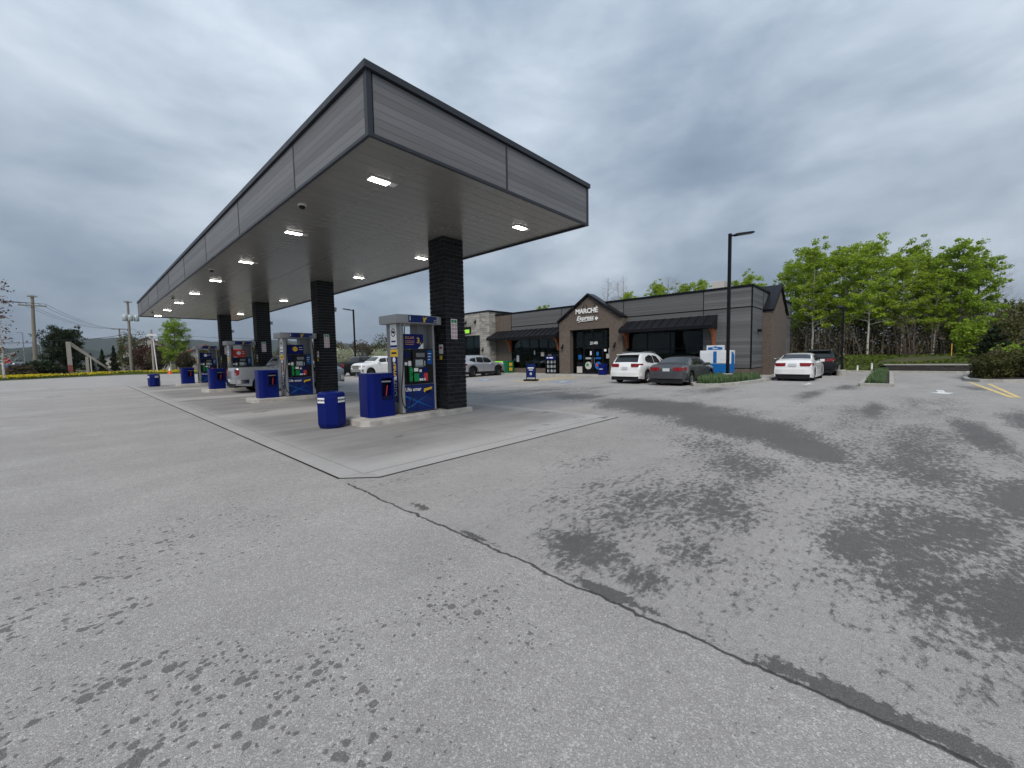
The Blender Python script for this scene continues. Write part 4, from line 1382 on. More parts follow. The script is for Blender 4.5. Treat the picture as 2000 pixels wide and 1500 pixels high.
# standing-seam awnings
def awning(y0, y1, n, xw=FX, parent=None, proj=1.2, zt=4.0, zb=3.33, zf=3.13):
    aw = MB()
    aw.prism([(xw - .001, zt - .06), (xw - proj, zb - .05), (xw - proj, zf), (xw - proj + .06, zf - .015), (xw - .001, zf + .02)], y0 + .02, y1 - .02, 'y')
    fr = aw.build('awning_frame', 'seam_metal', parent or shop)
    wd = (y1 - y0) / n
    d = Vector((-proj - .03, 0, zb - zt + .0))
    for k in range(n):
        a, b = y0 + k * wd, y0 + (k + 1) * wd
        m = MB()
        m.prism([(xw, zt), (xw - proj - .03, zb), (xw - proj - .03, zb - .025), (xw, zt - .035)], a + .004, b - .012, 'y')
        m.prism([(xw, zt + .045), (xw - proj - .035, zb + .045), (xw - proj - .035, zb - .01), (xw, zt - .01)], b - .02, b, 'y')
        m.build('awning_panel', 'seam_metal', parent or shop)
    ubox('awning_fascia', 'black_metal', parent or shop, xw - proj - .045, xw - proj - .001, y0, y1, zf, zb - .026)


awning(7.85, 14.07, 11)
awning(19.7, 27.75, 14)


def bracket(y, xw=FX, z0=2.05, z1=3.20, parent=None, wd=.16):
    m = MB()
    m.prism([(xw, z0), (xw, z1), (xw - .75, z1), (xw - .75, z1 - .16), (xw - .48, z1 - .30), (xw - .30, z1 - .58), (xw - .20, z1 - .95), (xw - .17, z0)], y - wd / 2, y + wd / 2, 'y')
    m.build('bracket', 'bracket_wood', parent or shop, bevel=.01)


bracket(8.05)
bracket(13.96)
bracket(20.2)
bracket(25.72)
# end-wall gable of brown brick
EY = 5.45
EX0, EX1, EE, EPK = 30.45, 35.6, 4.25, 6.0
EXC = (EX0 + EX1) / 2
MB().box(EX0 + .03, EX1, EY + .05, YR + .06, .11, EE).prism([(EX0 + .03, EE), (EX1, EE), (EXC, EPK)], EY + .05, YR + 3, 'y').build('gable_core', 'mortar_brown', shop)


def etop(x):
    return EE + (EPK - EE) * (1 - abs(x - EXC) / ((EX1 - EX0) / 2)) - .03


brick_panel('y', EY, .05, EX0, EX1, .12, EPK, top=lambda x: max(etop(x), EE if False else etop(x)))
brick_panel('x', EX0 - .02, .05, EY + .05, YR, .12, EE)
for s in (-1, 1):
    hw_ = (EX1 - EX0) / 2
    e = Vector((s, -(EPK - EE) / hw_)).normalized()
    a = Vector((EXC, EPK + .02))
    b = Vector((EXC + s * hw_, EE + .02)) + e * .10
    nrm = Vector((abs(e.y) * s, abs(e.x))) * .13
    poly = [(a.x, a.y), (b.x, b.y), (b.x + nrm.x, b.y + nrm.y), (a.x, a.y + .16)]
    if s < 0:
        poly = poly[::-1]
    MB().prism(poly, EY - .10, YR + 3.1, 'y').build('gable_roof', 'seam_metal', shop)
    MB().prism([(u, v - .012) for u, v in poly], EY - .13, EY - .101, 'y').build('verge_board', 'black_metal', shop)
MB().tube([(31.2, EY - .04, 1.15), (31.2, EY - .14, 1.15), (34.4, EY - .14, 1.15), (34.4, EY - .04, 1.15)], .022, 8).build('handrail', 'steel', shop, smooth=50)

# stone-clad shop unit next door
stn = thing('stone_shop_unit', 'pale stone-clad shop unit with dark window next to the grey plank shop', 'shop', (0, 0, 0))
SX, SY0, SY1, SZ = 26.75, 27.72, 37.6, 6.02
sb = MB()
WY0, WY1, WZ0, WZ1 = 29.05, 32.6, .6, 3.72
sb.box(SX + .08, 38, SY0 + .08, WY0, .1, SZ - .1)
sb.box(SX + .08, SX + .5, WY1, SY1, .1, SZ - .1)
sb.box(SX + .08, SX + .5, WY0, WY1, WZ1, SZ - .1)
sb.box(SX + .08, SX + .5, WY0, WY1, .1, WZ0)
sb.box(SX + 1.6, 38, WY0, SY1, .1, SZ - .1)
sb.build('wall', 'stone_mortar', stn)
glazing(stn, SX + .22, [WY0 + .03, 30.2, 31.4, WY1 - .03], [WZ0, 2.6, WZ1 - .02])


def stones(axis, fixed, u0, u1, z0, z1, holes=(), lab='stone'):
    z = z0
    while z < z1 - .05:
        hgt = random.choice([.14, .20, .26])
        zz = min(z + hgt, z1)
        u = u0
        while u < u1 - .03:
            l = random.uniform(.25, .62)
            b = min(u + l, u1)
            if u1 - b < .12:
                b = u1
            if not any(b > h[0] and u < h[1] and zz > h[2] + .01 and z < h[3] - .01 for h in holes):
                j = random.uniform(0, .025)
                if axis == 'x':
                    ubox(lab, 'stone', stn, fixed - j, fixed + .08, u + .006, b - .006, z + .006, zz - .006)
                else:
                    ubox(lab, 'stone', stn, u + .006, b - .006, fixed - j, fixed + .08, z + .006, zz - .006)
            u = b
        z = zz


random.seed(11)
stones('x', SX, SY0, WY0, .12, SZ - .12)
stones('x', SX, WY0, WY1, WZ1 + .02, SZ - .12)
stones('x', SX, WY0, WY1, .12, WZ0 - .03)
stones('x', SX, WY1, SY1, .12, SZ - .12)
stones('y', SY0, SX + .08, FX, .12, SZ - .12)
for b in [(SX - .08, SX + .6, SY0 - .08, SY1 + .08, SZ - .12, SZ), (SX + .6, 38, SY0 - .08, SY0 + .4, SZ - .12, SZ - .002)]:
    ubox('parapet_cap', 'black_metal', stn, *b)
MB().box(SX - .14, SX + .0, 30.3, 33.0, 3.92, 4.62).build('sign_box', 'black_metal', stn, bevel=.01)
MB().box(SX - .155, SX - .139, 30.42, 32.9, 4.0, 4.36).build('sign_panel', 'lime_sign', stn)
text('sign_text', 'xpress', .34, (SX - .160, 31.3, 4.17), '-x', 'house_pale', stn, bold=.004)
sconce((SX, 28.6, 2.2), stn)
for y in (29.6, 31.0):
    sconce((SX, y, 4.95), stn)
awning(33.4, 38.9, 8, xw=SX, parent=stn, zt=4.1, zb=3.4, zf=3.2)
bracket(38.75, xw=SX, z0=2.1, z1=3.25, parent=stn)
bracket(33.6, xw=SX, z0=2.1, z1=3.25, parent=stn)
MB().box(33, 34.2, 9.0, 9.85, 5.25, 6.95).build('rooftop_unit', 'house_pale', bevel=.03, label='pale rooftop air unit above the shop parapet', cat='air unit')

# ================================================================== things in front of the shop
def rack(loc, label):
    t = thing('sales_rack', label, 'rack', loc)
    MB().box(-.3, .3, -.55, -.50, 0, 1.30).box(-.3, .3, .50, .55, 0, 1.30).box(.25, .3, -.5, .5, 0, 1.30).build('frame', 'black_metal', t)
    for z in (.08, .45, .82):
        MB().box(-.3, .25, -.5, .5, z, z + .03).build('shelf', 'black_metal', t)
        for k in range(5):
            MB().lathe([(.07, 0), (.075, .05), (.075, .2), (.04, .25), (.03, .28)], 8, c=(-.15, -.38 + k * .19, z + .03)).build('bottle', 'shelf' if k % 2 else 'insul_grey', t, smooth=40)
    h = MB().box(-.31, -.28, -.52, .52, 1.16, 1.46).build('header', 'plastic_blue', t)
    MB().box(-.315, -.311, -.25, .1, 1.27, 1.37).box(-.315, -.311, .2, .38, 1.27, 1.37).build('header_print', 'white_print', h)


rack((26.9, 20.35, SWZ), 'black rack of jugs with blue header beside the entrance gable')
gc = thing('green_cabinet', 'green and white outdoor merchandiser cabinet against the brown brick wall', 'cabinet', (26.95, 26.1, SWZ))
MB().box(-.42, .42, -.90, .90, 0, 1.08).build('body', 'green_cabinet', gc, bevel=.02)
MB().box(-.435, -.421, -.35, .80, .05, .95).build('front_panel', 'ice_white', gc)
MB().box(-.437, -.421, -.35, .80, .98, 1.06).build('header', 'lime_sign', gc)
for z in (.18, .62):
    MB().box(-.20, .20, -.912, -.901, z, z + .30).build('side_print', 'yellow_print', gc)
bb = thing('litter_bin', 'plain blue litter bin standing beside the glass entrance doors', 'bin', (26.4, 15.35, SWZ))
MB().prism(rrect(.5, .52, .08, 3), 0, .66).build('body', 'plastic_blue', bb, smooth=40)
MB().prism(rrect(.53, .55, .09, 3), .66, .80).build('lid', 'plastic_blue', bb, smooth=40)
MB().box(-.262, -.25, -.15, .15, .42, .46).build('notice', 'white_print', bb)

sg = thing('pavement_sign', 'blue swing sign on a black base standing on the yellow hatching', 'sign', (19.85, 16.78, .006), R(8))
MB().box(-.30, .30, -.42, .42, 0, .10).build('base', 'rubber', sg, bevel=.03)
MB().box(-.02, .02, -.36, -.32, .10, 1.12).box(-.02, .02, .32, .36, .10, 1.12).box(-.02, .02, -.32, .32, 1.08, 1.12).build('frame', 'black_metal', sg)
bo = MB().box(-.018, .018, -.31, .31, .22, 1.07).build('board', 'pump_blue', sg)
for (z, w_, h_) in ((.80, .46, .07), (.68, .30, .05)):
    MB().box(-.024, -.0185, -w_ / 2, w_ / 2, z, z + h_).build('board_print', 'white_print', bo)
MB().prism(circle(.09, 16, 0, .46), -.024, -.0185, 'x').build('board_figure', 'house_pale', bo)

ice = thing('ice_merchandiser', 'blue and white ice freezer with raised header against the grey plank wall', 'freezer', (26.2, 7.45, SWZ))
MB().box(-.45, .45, -.85, .85, 0, .82).build('lower_body', 'ice_blue', ice, bevel=.015)
MB().box(-.45, .45, -.85, .85, .822, 1.62).build('upper_body', 'ice_white', ice, bevel=.015)
for y0, y1 in ((-.80, -.10), (.10, .80)):
    MB().box(-.475, -.451, y0, y1, .86, 1.52).build('freezer_door', 'ice_white', ice, bevel=.008)
MB().box(-.470, -.4505, -.095, .095, .86, 1.56).build('center_band', 'ice_blue', ice)
hd = MB().box(-.44, -.30, -.48, .48, 1.622, 1.92).build('header_sign', 'ice_white', ice, bevel=.01)
MB().prism([(-.40, 1.66), (.40, 1.66), (.40, 1.80), (.1, 1.83), (0, 1.88), (-.1, 1.83), (-.40, 1.80)], -.448, -.4405, 'x').build('header_band', 'ice_blue', hd)
text('header_text', 'Glace', .13, (-.450, .0, 1.74), '-x', 'white_print', hd, bold=.004)
text('side_text', 'ICE', .34, (-.455, .55, .36), '-x', 'ice_white', ice, bold=.01)
MB().prism([(-.30, .02), (.30, .02), (.30, 1.3), (.05, 1.5), (-.30, 1.5)], -.858, -.8505, 'y').build('side_print', 'ice_blue', ice)

# ================================================================== lamp posts
def lamp_post(loc, h_, arm, label, pw=.075):
    t = thing('lamp_post', label, 'lamp post', loc, 0, 'square black lamp posts of the car park')
    MB().lathe([(.26, 0), (.26, .35), (.22, .38)], 16).build('footing', 'concrete_kerb', t, smooth=40)
    MB().box(-pw, pw, -pw, pw, .38, h_).build('post', 'black_metal', t, bevel=.012)
    d = Vector((arm[0], arm[1], 0)).normalized()
    n_ = Vector((-d.y, d.x, 0))
    m = MB()
    def P(a, b, c):
        v = d * a + n_ * b
        return (v.x, v.y, h_ + c)
    L = arm[2]
    pts = [P(.07, -.04, -.16), P(.07, .04, -.16), P(.07, .04, -.06), P(.07, -.04, -.06), P(.30, -.05, -.10), P(.30, .05, -.10), P(.30, .05, -.03), P(.30, -.05, -.03)]
    m.add(pts, [(0, 1, 2, 3), (4, 5, 6, 7), (0, 1, 5, 4), (1, 2, 6, 5), (2, 3, 7, 6), (3, 0, 4, 7)])
    m.build('arm', 'black_metal', t)
    m = MB()
    pts = [P(.28, -.16, -.12), P(.28, .16, -.12), P(L, .16, .02), P(L, -.16, .02), P(.28, -.12, 0), P(.28, .12, 0), P(L - .08, .12, .10), P(L - .08, -.12, .10)]
    m.add(pts, [(0, 1, 2, 3), (4, 5, 6, 7), (0, 1, 5, 4), (1, 2, 6, 5), (2, 3, 7, 6), (3, 0, 4, 7)])
    hd = m.build('lamp_head', 'black_metal', t, bevel=.015)
    m = MB()
    m.add([P(.40, -.11, -.112), P(.40, .11, -.112), P(L - .12, .11, -.012), P(L - .12, -.11, -.012)], [(0, 1, 2, 3)])
    m.build('lens', 'insul_grey', hd)


lamp_post((23.8, 6.24, .10), 7.75, (.7, -.75, 1.25), 'tall black lamp post rising from the planted bed by the grey sedan')
lamp_post((33.0, 2.05, .0), 4.35, (.9, .45, .55), 'short black lamp post beside the drive behind the black vehicle', .05)
lamp_post((21.6, 44.5, .0), 7.25, (-.9, .45, 1.15), 'black lamp post beside the flowering shrubs and parked pickups')

# ================================================================== painted markings
def mark(name, poly, mat, label, cat='road marking', group=None, z=.0045):
    m = MB()
    m.add([(x, y, z) for x, y in poly], [tuple(range(len(poly)))])
    return m.build(name, mat, label=label, cat=cat, group=group)


for k in range(10):
    u = k * .62
    mark('hatch_stripe', [(18.6 + u, 16.0), (18.80 + u, 16.0), (19.60 + u, 18.3), (19.40 + u, 18.3)], 'paint_line_yellow', 'worn yellow stripe of the hatched walkway to the entrance', group='yellow hatching stripes')
for x0, y0, nm in ((18.7, 19.8, 'pale blue painted square on the bay beside the silver vehicle'), (19.4, 13.7, 'pale blue painted square on the bay beside the white vehicle')):
    mark('blue_marking', [(x0, y0), (x0 + 1.1, y0), (x0 + 1.1, y0 + 1.3), (x0, y0 + 1.3)], 'paint_line_blue', nm)
    mark('symbol_marking', [(x0 + .35, y0 + .45), (x0 + .75, y0 + .45), (x0 + .75, y0 + .85), (x0 + .35, y0 + .85)], 'paint_line_white', 'white symbol on the ' + nm[10:], z=.0085)


def arrow(x, y, s, label):
    P = [(0, -.12), (1.5, -.12), (1.5, -.42), (2.5, 0), (1.5, .42), (1.5, .12), (0, .12)]
    mark('lane_arrow', [(x - a * s, y + b * s) for a, b in P][::-1], 'paint_line_white', label)


arrow(22.6, -1.55, .8, 'white arrow painted on the lane beside the long bed')
arrow(24.9, 2.75, .55, 'white arrow painted behind the white sedan')
mark('yellow_line', [(28.4, -2.86), (28.4, -2.98), (20.2, -3.06), (20.2, -2.92)], 'paint_line_yellow', 'worn yellow line leading from the tip of the shrub bed')
mark('yellow_line', [(27.4, -3.32), (27.4, -3.44), (20.2, -3.20), (20.2, -3.08)], 'paint_line_yellow', 'worn yellow line slanting towards the corner of the shrub bed')

# ================================================================== vehicles
def interp(pts, x):
    xs, zs = [p[0] for p in pts], [p[1] for p in pts]
    return float(np.interp(x, xs, zs))


def smooth_prof(pts, x, s=.10):
    return sum(interp(pts, x + d) * k for d, k in ((-s, .15), (-s / 2, .22), (0, .26), (s / 2, .22), (s, .15)))


def wheel_mesh(r, wd, rim, cache={}):
    key = (r, wd, rim)
    if key in cache:
        return cache[key]
    t = MB().lathe([(r * .62, -wd / 2 + .01), (r * .90, -wd / 2), (r * .985, -wd / 2 + .03), (r, -wd / 4), (r, wd / 4), (r * .985, wd / 2 - .03), (r * .90, wd / 2), (r * .62, wd / 2 - .01)], 28, 'y', cap=False).mesh('wheel', 'tyre', smooth=50)
    m = MB()
    for s in (-1, 1):
        y = s * (wd / 2 - .012)
        m.lathe([(r * .66, y), (r * .66, y - s * .02), (r * .58, y - s * .05), (r * .56, y - s * .09)], 24, 'y', cap=False)
        for k in range(7):
            a = 2 * math.pi * k / 7
            ca, sa = math.cos(a), math.sin(a)
            q = [(-.045 * r / .33, .05), (.045 * r / .33, .05), (.03 * r / .33, r * .62), (-.03 * r / .33, r * .62)]
            ya, yb = sorted((y - s * .012, y - s * .045))
            vs = [(u * ca + v * sa, yy, -u * sa + v * ca) for yy in (ya, yb) for u, v in q]
            m.add(vs, [(0, 1, 2, 3), (4, 5, 6, 7), (0, 1, 5, 4), (1, 2, 6, 5), (2, 3, 7, 6), (3, 0, 4, 7)])
        m.lathe([(.085, y - s * .06), (.085, y - s * .012), (.06, y - s * .004)], 12, 'y')
    rm = m.mesh('rim', rim, smooth=40)
    ds = MB().lathe([(r * .60, -wd * .18), (r * .60, wd * .18)], 20, 'y').mesh('brake_disc', 'trim_black')
    cache[key] = (t, rm, ds)
    return cache[key]


def car(name, label, cat, loc, rz, p):
    """vehicle with x forward from the rear bumper; p holds its measures"""
    t = thing(name, label, cat, loc, rz)
    L, Wd, T, belt, gc_ = p['L'], p['W'], p['top'], p['belt'], p.get('gc', .22)
    xr, xf, r = p['xr'], p['xf'], p['r']
    tum = p.get('tum', .34)
    ra = r + .075
    paint = p['paint']
    cx0 = -L / 2

    def plan(x):
        d0, d1 = x, L - x
        k = 1.0
        for d, q in ((d0, p.get('rt', .07)), (d1, p.get('ft', .11))):
            if d < .7:
                k -= q * ((.7 - d) / .7) ** 2.4
        return Wd / 2 * k

    def zt(x):
        return smooth_prof(T, x, p.get('sm', .10))

    def zB(x):
        return min(interp(belt, x), zt(x) - .035)

    def zb(x):
        z = gc_ + .05 * max(0, (.5 - x) / .5) + .03 * max(0, (x - L + .5) / .5)
        for xa in (xr, xf):
            d = abs(x - xa)
            if d < ra:
                z = max(z, r + math.sqrt(ra * ra - d * d))
        return z

    def sect(x):
        w_ = plan(x)
        b, B, tp = zb(x), zB(x), zt(x)
        b = min(b, B - .12)
        h_ = tp - B
        zu = gc_ - .02
        zm = b + (B - b) * .55
        tin = w_ - .055 - tum * h_
        lst = [(0, zu), (w_ - .24, zu), (w_ - .24, max(b, zu + .001)), (w_ - .035, b), (w_ - .012, b + (B - b) * (.22 if p.get('cladding') else .12)), (w_ - .002, zm), (w_ - .012, B - .09), (w_ - .035, B - .02), (w_ - .055, B)]
        lst += [(w_ - .055 - tum * h_ * .5, B + h_ * .5), (tin - .01 - .02, B + h_ * .90), (tin * .86 - .03, B + h_ * .985), (tin * .45, B + h_ + .008), (0, B + h_ + .015)]
        return lst
    xs = set(np.round(np.linspace(0, L, 34), 3)) | {.03, .08, .16, L - .03, L - .08, L - .16}
    for xa in (xr, xf):
        for k in range(-7, 8):
            xs.add(round(xa + ra * math.sin(math.pi / 2 * k / 7) * .999, 3))
        xs.add(round(xa - ra - .005, 3))
        xs.add(round(xa + ra + .005, 3))
    xs = sorted(x for x in xs if 0 <= x <= L)
    ns = 14
    m = MB()
    vs = []
    for x in xs:
        sc_ = sect(x)
        ed = min(x, L - x)
        for y, z in sc_:
            # soften the ends: top edge rolls inwards
            vs.append((x + cx0, y, z))
        for y, z in sc_[::-1]:
            vs.append((x + cx0, -y, z))
    n2 = 2 * ns
    for i in range(len(xs) - 1):
        for k in range(n2):
            k2 = (k + 1) % n2
            dark = k in (0, 1, 2) or k in (n2 - 4, n2 - 3, n2 - 2) or k == n2 - 1
            low = p.get('cladding') and (k in (3,) or k == n2 - 5)
            m.cur = 1 if (dark or low) else 0
            m.add([vs[i * n2 + k], vs[i * n2 + k2], vs[(i + 1) * n2 + k2], vs[(i + 1) * n2 + k]], [(0, 1, 2, 3)])
    m.cur = 0
    # end caps
    for i, sgn in ((0, -1), (len(xs) - 1, 1)):
        base = vs[i * n2:(i + 1) * n2]
        m.add(base, [tuple(range(n2))])
    me = m.mesh('body', [paint, 'trim_black'], fix=False)
    bm = bmesh.new()
    bm.from_mesh(me)
    bmesh.ops.remove_doubles(bm, verts=bm.verts, dist=1e-4)
    bmesh.ops.recalc_face_normals(bm, faces=bm.faces)
    bm.to_mesh(me)
    bm.free()
    me.polygons.foreach_set('use_smooth', [True] * len(me.polygons))
    me.set_sharp_from_angle(angle=R(38))
    body = put('body', me, t)

    def ysurf(x, z):
        s_ = sect(min(max(x, 0), L))[3:11]
        return float(np.interp(z, [q[1] for q in s_], [q[0] for q in s_]))
    # glass: windscreen and rear window follow the roof line
    for nm, (xa, xb) in (('windscreen', p['ws']), ('rear_window', p['rw'])):
        g_ = MB()
        nu, nv = 8, 8
        pts = []
        for i in range(nu + 1):
            x = xa + (xb - xa) * i / nu
            s_ = sect(x)
            dz = (zt(x + .02) - zt(x - .02)) / .04
            nl = math.hypot(1, dz)
            ymax = s_[11][0] + .4 * (s_[10][0] - s_[11][0])
            for j in range(nv + 1):
                y = -ymax + 2 * ymax * j / nv
                z = float(np.interp(abs(y), [s_[13][0], s_[12][0], s_[11][0], s_[10][0]], [s_[13][1], s_[12][1], s_[11][1], s_[10][1]]))
                pts.append((x + cx0 - dz / nl * .010, y, z + .010 / nl))
        g_.add(pts, [(i * (nv + 1) + j, (i + 1) * (nv + 1) + j, (i + 1) * (nv + 1) + j + 1, i * (nv + 1) + j + 1) for i in range(nu) for j in range(nv)])
        g_.build(nm, 'car_glass', t, smooth=60)
    # side windows as real panes just proud of the cabin side
    for poly in p['side']:
        for s in (-1, 1):
            g_ = MB()
            n_ = len(poly)
            zlo, zhi = min(q[1] for q in poly), max(q[1] for q in poly)
            pts = []
            nr, nc = 8, 10
            for i in range(nr + 1):
                z = zlo + .001 + (zhi - zlo - .002) * i / nr
                cr = []
                for k in range(n_):
                    a, b = poly[k], poly[(k + 1) % n_]
                    if (a[1] - z) * (b[1] - z) <= 0 and a[1] != b[1]:
                        cr.append(a[0] + (b[0] - a[0]) * (z - a[1]) / (b[1] - a[1]))
                for j in range(nc + 1):
                    x = min(cr) + (max(cr) - min(cr)) * j / nc
                    pts.append((x + cx0, s * (ysurf(x, z) + .009), z))
            g_.add(pts, [(i * (nc + 1) + j, i * (nc + 1) + j + 1, (i + 1) * (nc + 1) + j + 1, (i + 1) * (nc + 1) + j) for i in range(nr) for j in range(nc)])
            g_.build('side_window', 'car_glass', t, smooth=60)
    # door gaps and handles
    for x in p['doors']:
        for s in (-1, 1):
            zl, zh = max(zb(x), gc_ + .03) + .02, zB(x) - .01
            zz = np.linspace(zl, zh, 5)
            g_ = MB()
            pts = []
            for z in zz:
                y = s * (ysurf(x, z) + .003)
                pts += [(x - .006 + cx0, y, z), (x + .006 + cx0, y, z)]
            g_.add(pts, [(2 * i, 2 * i + 1, 2 * i + 3, 2 * i + 2) for i in range(4)])
            g_.build('door_gap', 'trim_black', body)
    for x in p.get('handles', ()):
        for s in (-1, 1):
            z = zB(x) - .14
            y = ysurf(x, z)
            ya, yb = sorted((s * (y - .005), s * (y + .025)))
            MB().box(x + cx0, x + .17 + cx0, ya, yb, z - .014, z + .014).build('door_handle', p.get('hand', paint), t, bevel=.006)
    # corner lamps wrap from the end face on to the flank
    def corner_lamp(nm, mt, xe, sgn, y_in, reach, z0, z1):
        for s in (-1, 1):
            g_ = MB()
            zc = (z0 + z1) / 2
            yo = plan(xe) - .03
            path = [(xe + sgn * .012, y_in), (xe + sgn * .012, yo - .05), (xe - sgn * .02, ysurf(xe - sgn * .03, zc) + .004)]
            for k in (.35, .7, 1.0):
                x = xe - sgn * reach * k
                path.append((x, ysurf(x, zc) + .006))
            pts = []
            for i, (x, y) in enumerate(path):
                k = i / (len(path) - 1)
                za, zb_ = z0 + (z1 - z0) * .25 * (k if k > .6 else 0), z1 - (z1 - z0) * .1 * k
                pts += [(x + cx0, s * y, za), (x + cx0, s * y, zb_)]
            inner = [(q[0] - sgn * .03, q[1] - s * .03, q[2]) for q in pts]
            n_ = len(path)
            g_.add(pts + inner, [(2 * i, 2 * i + 2, 2 * i + 3, 2 * i + 1) for i in range(n_ - 1)] + [(2 * i + 1, 2 * i + 3, 2 * n_ + 2 * i + 3, 2 * n_ + 2 * i + 1) for i in range(n_ - 1)] + [(2 * i, 2 * i + 2, 2 * n_ + 2 * i + 2, 2 * n_ + 2 * i) for i in range(n_ - 1)] + [(0, 1, 2 * n_ + 1, 2 * n_)])
            g_.build(nm, mt, t, smooth=40)
    a = p['tail']
    corner_lamp('tail_light', 'tail_red', 0, -1, *a)
    a = p['head']
    corner_lamp('headlight', 'lamp_clear', L, 1, *a)
    # bumpers, plate, grille
    for nm, xe, sgn, z0, z1 in (('rear_bumper', 0, -1, *p['rb']), ('front_bumper', L, 1, *p['fb'])):
        pts = []
        g_ = MB()
        pl = plan(xe)
        path = [(xe - sgn * .55, plan(xe - sgn * .55) + .004), (xe - sgn * .25, plan(xe - sgn * .25) + .012), (xe - sgn * .06, plan(xe - sgn * .06) + .01), (xe + sgn * .05, pl - .12), (xe + sgn * .07, pl * .5), (xe + sgn * .075, 0)]
        path = [q for q in path if not any(abs(q[0] - xa) < ra + .02 for xa in (xr, xf))]
        full = path + [(x, -y) for x, y in path[::-1][1:]]
        n_ = len(full)
        for x, y in full:
            pts += [(x + cx0, y, z0), (x + cx0, y, z1)]
        inn = [(q[0] - sgn * .10, q[1] * .93, q[2]) for q in pts]
        g_.add(pts + inn, [(2 * i, 2 * i + 2, 2 * i + 3, 2 * i + 1) for i in range(n_ - 1)] + [(2 * i + 1, 2 * i + 3, 2 * n_ + 2 * i + 3, 2 * n_ + 2 * i + 1) for i in range(n_ - 1)] + [(2 * i, 2 * i + 2, 2 * n_ + 2 * i + 2, 2 * n_ + 2 * i) for i in range(n_ - 1)])
        g_.build(nm, p.get('bump', paint), t, smooth=45)
        dz0 = z0 - .10
        MB().box(min(xe - sgn * .10, xe + sgn * .02) + cx0, max(xe - sgn * .10, xe + sgn * .02) + cx0, -pl * .93, pl * .93, gc_ - .04, z0 + .02).build('lower_valance', 'trim_black', t)
    pz = p['plate']
    MB().box(-.03 + cx0 - p.get('po', 0), .0 + cx0 - p.get('po', 0), -.17, .17, pz, pz + .15).build('licence_plate', 'plate', t)
    gr = p['grille']
    MB().box(L - .02 + cx0, L + .035 + cx0, -gr[0], gr[0], gr[1], gr[2]).build('grille', gr[3] if len(gr) > 3 else 'trim_black', t, bevel=.01)
    # mirrors
    xm = p['mirror']
    for s in (-1, 1):
        z = zB(xm) + .08
        y = ysurf(xm, zB(xm))
        ya, yb = sorted((s * (y - .02), s * (y + .20)))
        MB().box(xm - .05 + cx0, xm + .06 + cx0, ya, yb, z - .07, z + .08).build('mirror', p.get('mir', paint), t, bevel=.025)
    if p.get('rails'):
        xa, xb = p['rails']
        for s in (-1, 1):
            y = s * (sect((xa + xb) / 2)[11][0] + .04)
            MB().tube(spline([(xa + cx0, y, zt(xa) - .01), (xa + .15 + cx0, y, zt(xa + .15) + .045), ((xa + xb) / 2 + cx0, y, zt((xa + xb) / 2) + .045), (xb - .15 + cx0, y, zt(xb - .15) + .045), (xb + cx0, y, zt(xb) - .01)], 6), .016, 6).build('roof_rail', p.get('railm', 'trim_black'), t, smooth=50)
    if p.get('spoiler'):
        x, z = p['spoiler']
        MB().box(x - .16 + cx0, x + .14 + cx0, -Wd * .34, Wd * .34, z - .03, z + .015).build('spoiler', paint, t, bevel=.012)
    if p.get('bed'):
        xa, xb, z = p['bed']
        MB().box(xa + cx0, xb + cx0, -Wd / 2 + .12, Wd / 2 - .12, z - .03, z + .022).build('bed_cover', 'trim_black', t, bevel=.01)
    if p.get('cladding'):
        for xa in (xr, xf):
            for s in (-1, 1):
                g_ = MB()
                pts = []
                for k in range(13):
                    a_ = math.pi * k / 12
                    for rr in (ra - .005, ra + .12):
                        x, z = xa + rr * math.cos(a_), r + rr * math.sin(a_)
                        pts.append((x + cx0, s * (ysurf(x, min(z, zB(x) - .1)) + .012), z))
                g_.add(pts, [(2 * i, 2 * i + 1, 2 * i + 3, 2 * i + 2) for i in range(12)])
                g_.build('arch_trim', 'trim_black', t, smooth=50)
    # wheels
    wd = p.get('ww', .23)
    tm, rm, dm = wheel_mesh(r, wd, p.get('rim', 'rim_silver'))
    for xa in (xr, xf):
        for s in (-1, 1):
            wo = put('wheel', tm, t, (xa + cx0, s * (Wd / 2 - wd / 2 - .02), r))
            put('rim', rm, wo)
            put('brake_disc', dm, wo)
    return t


SUV = dict(L=4.65, W=1.84, r=.355, xr=.95, xf=3.66, gc=.24, paint='paint_white', tum=.30,
           top=[(0, .72), (.03, 1.02), (.10, 1.10), (.42, 1.52), (.55, 1.63), (1.2, 1.69), (2.2, 1.69), (2.75, 1.60), (3.55, 1.10), (4.2, 1.0), (4.55, .86), (4.65, .62)],
           belt=[(0, 1.02), (1.2, 1.06), (3.4, 1.00), (4.65, .85)], ws=(3.45, 2.86), rw=(.15, .46),
           side=[[(1.05, 1.10), (1.80, 1.08), (1.80, 1.52), (1.45, 1.55), (.95, 1.45), (.75, 1.28)], [(1.86, 1.08), (2.78, 1.06), (2.30, 1.52), (1.86, 1.54)], [(2.84, 1.06), (3.30, 1.04), (2.85, 1.36)]],
           doors=[1.35, 2.05, 2.95], handles=(1.5, 2.55), tail=(.38, .40, .92, 1.10), head=(.45, .35, .72, .88), rb=(.40, .62), fb=(.30, .52), plate=.78, grille=(.40, .52, .80), mirror=2.95, rails=(.9, 2.6), railm='steel', spoiler=(.42, 1.60), rim='rim_silver', cladding=False)
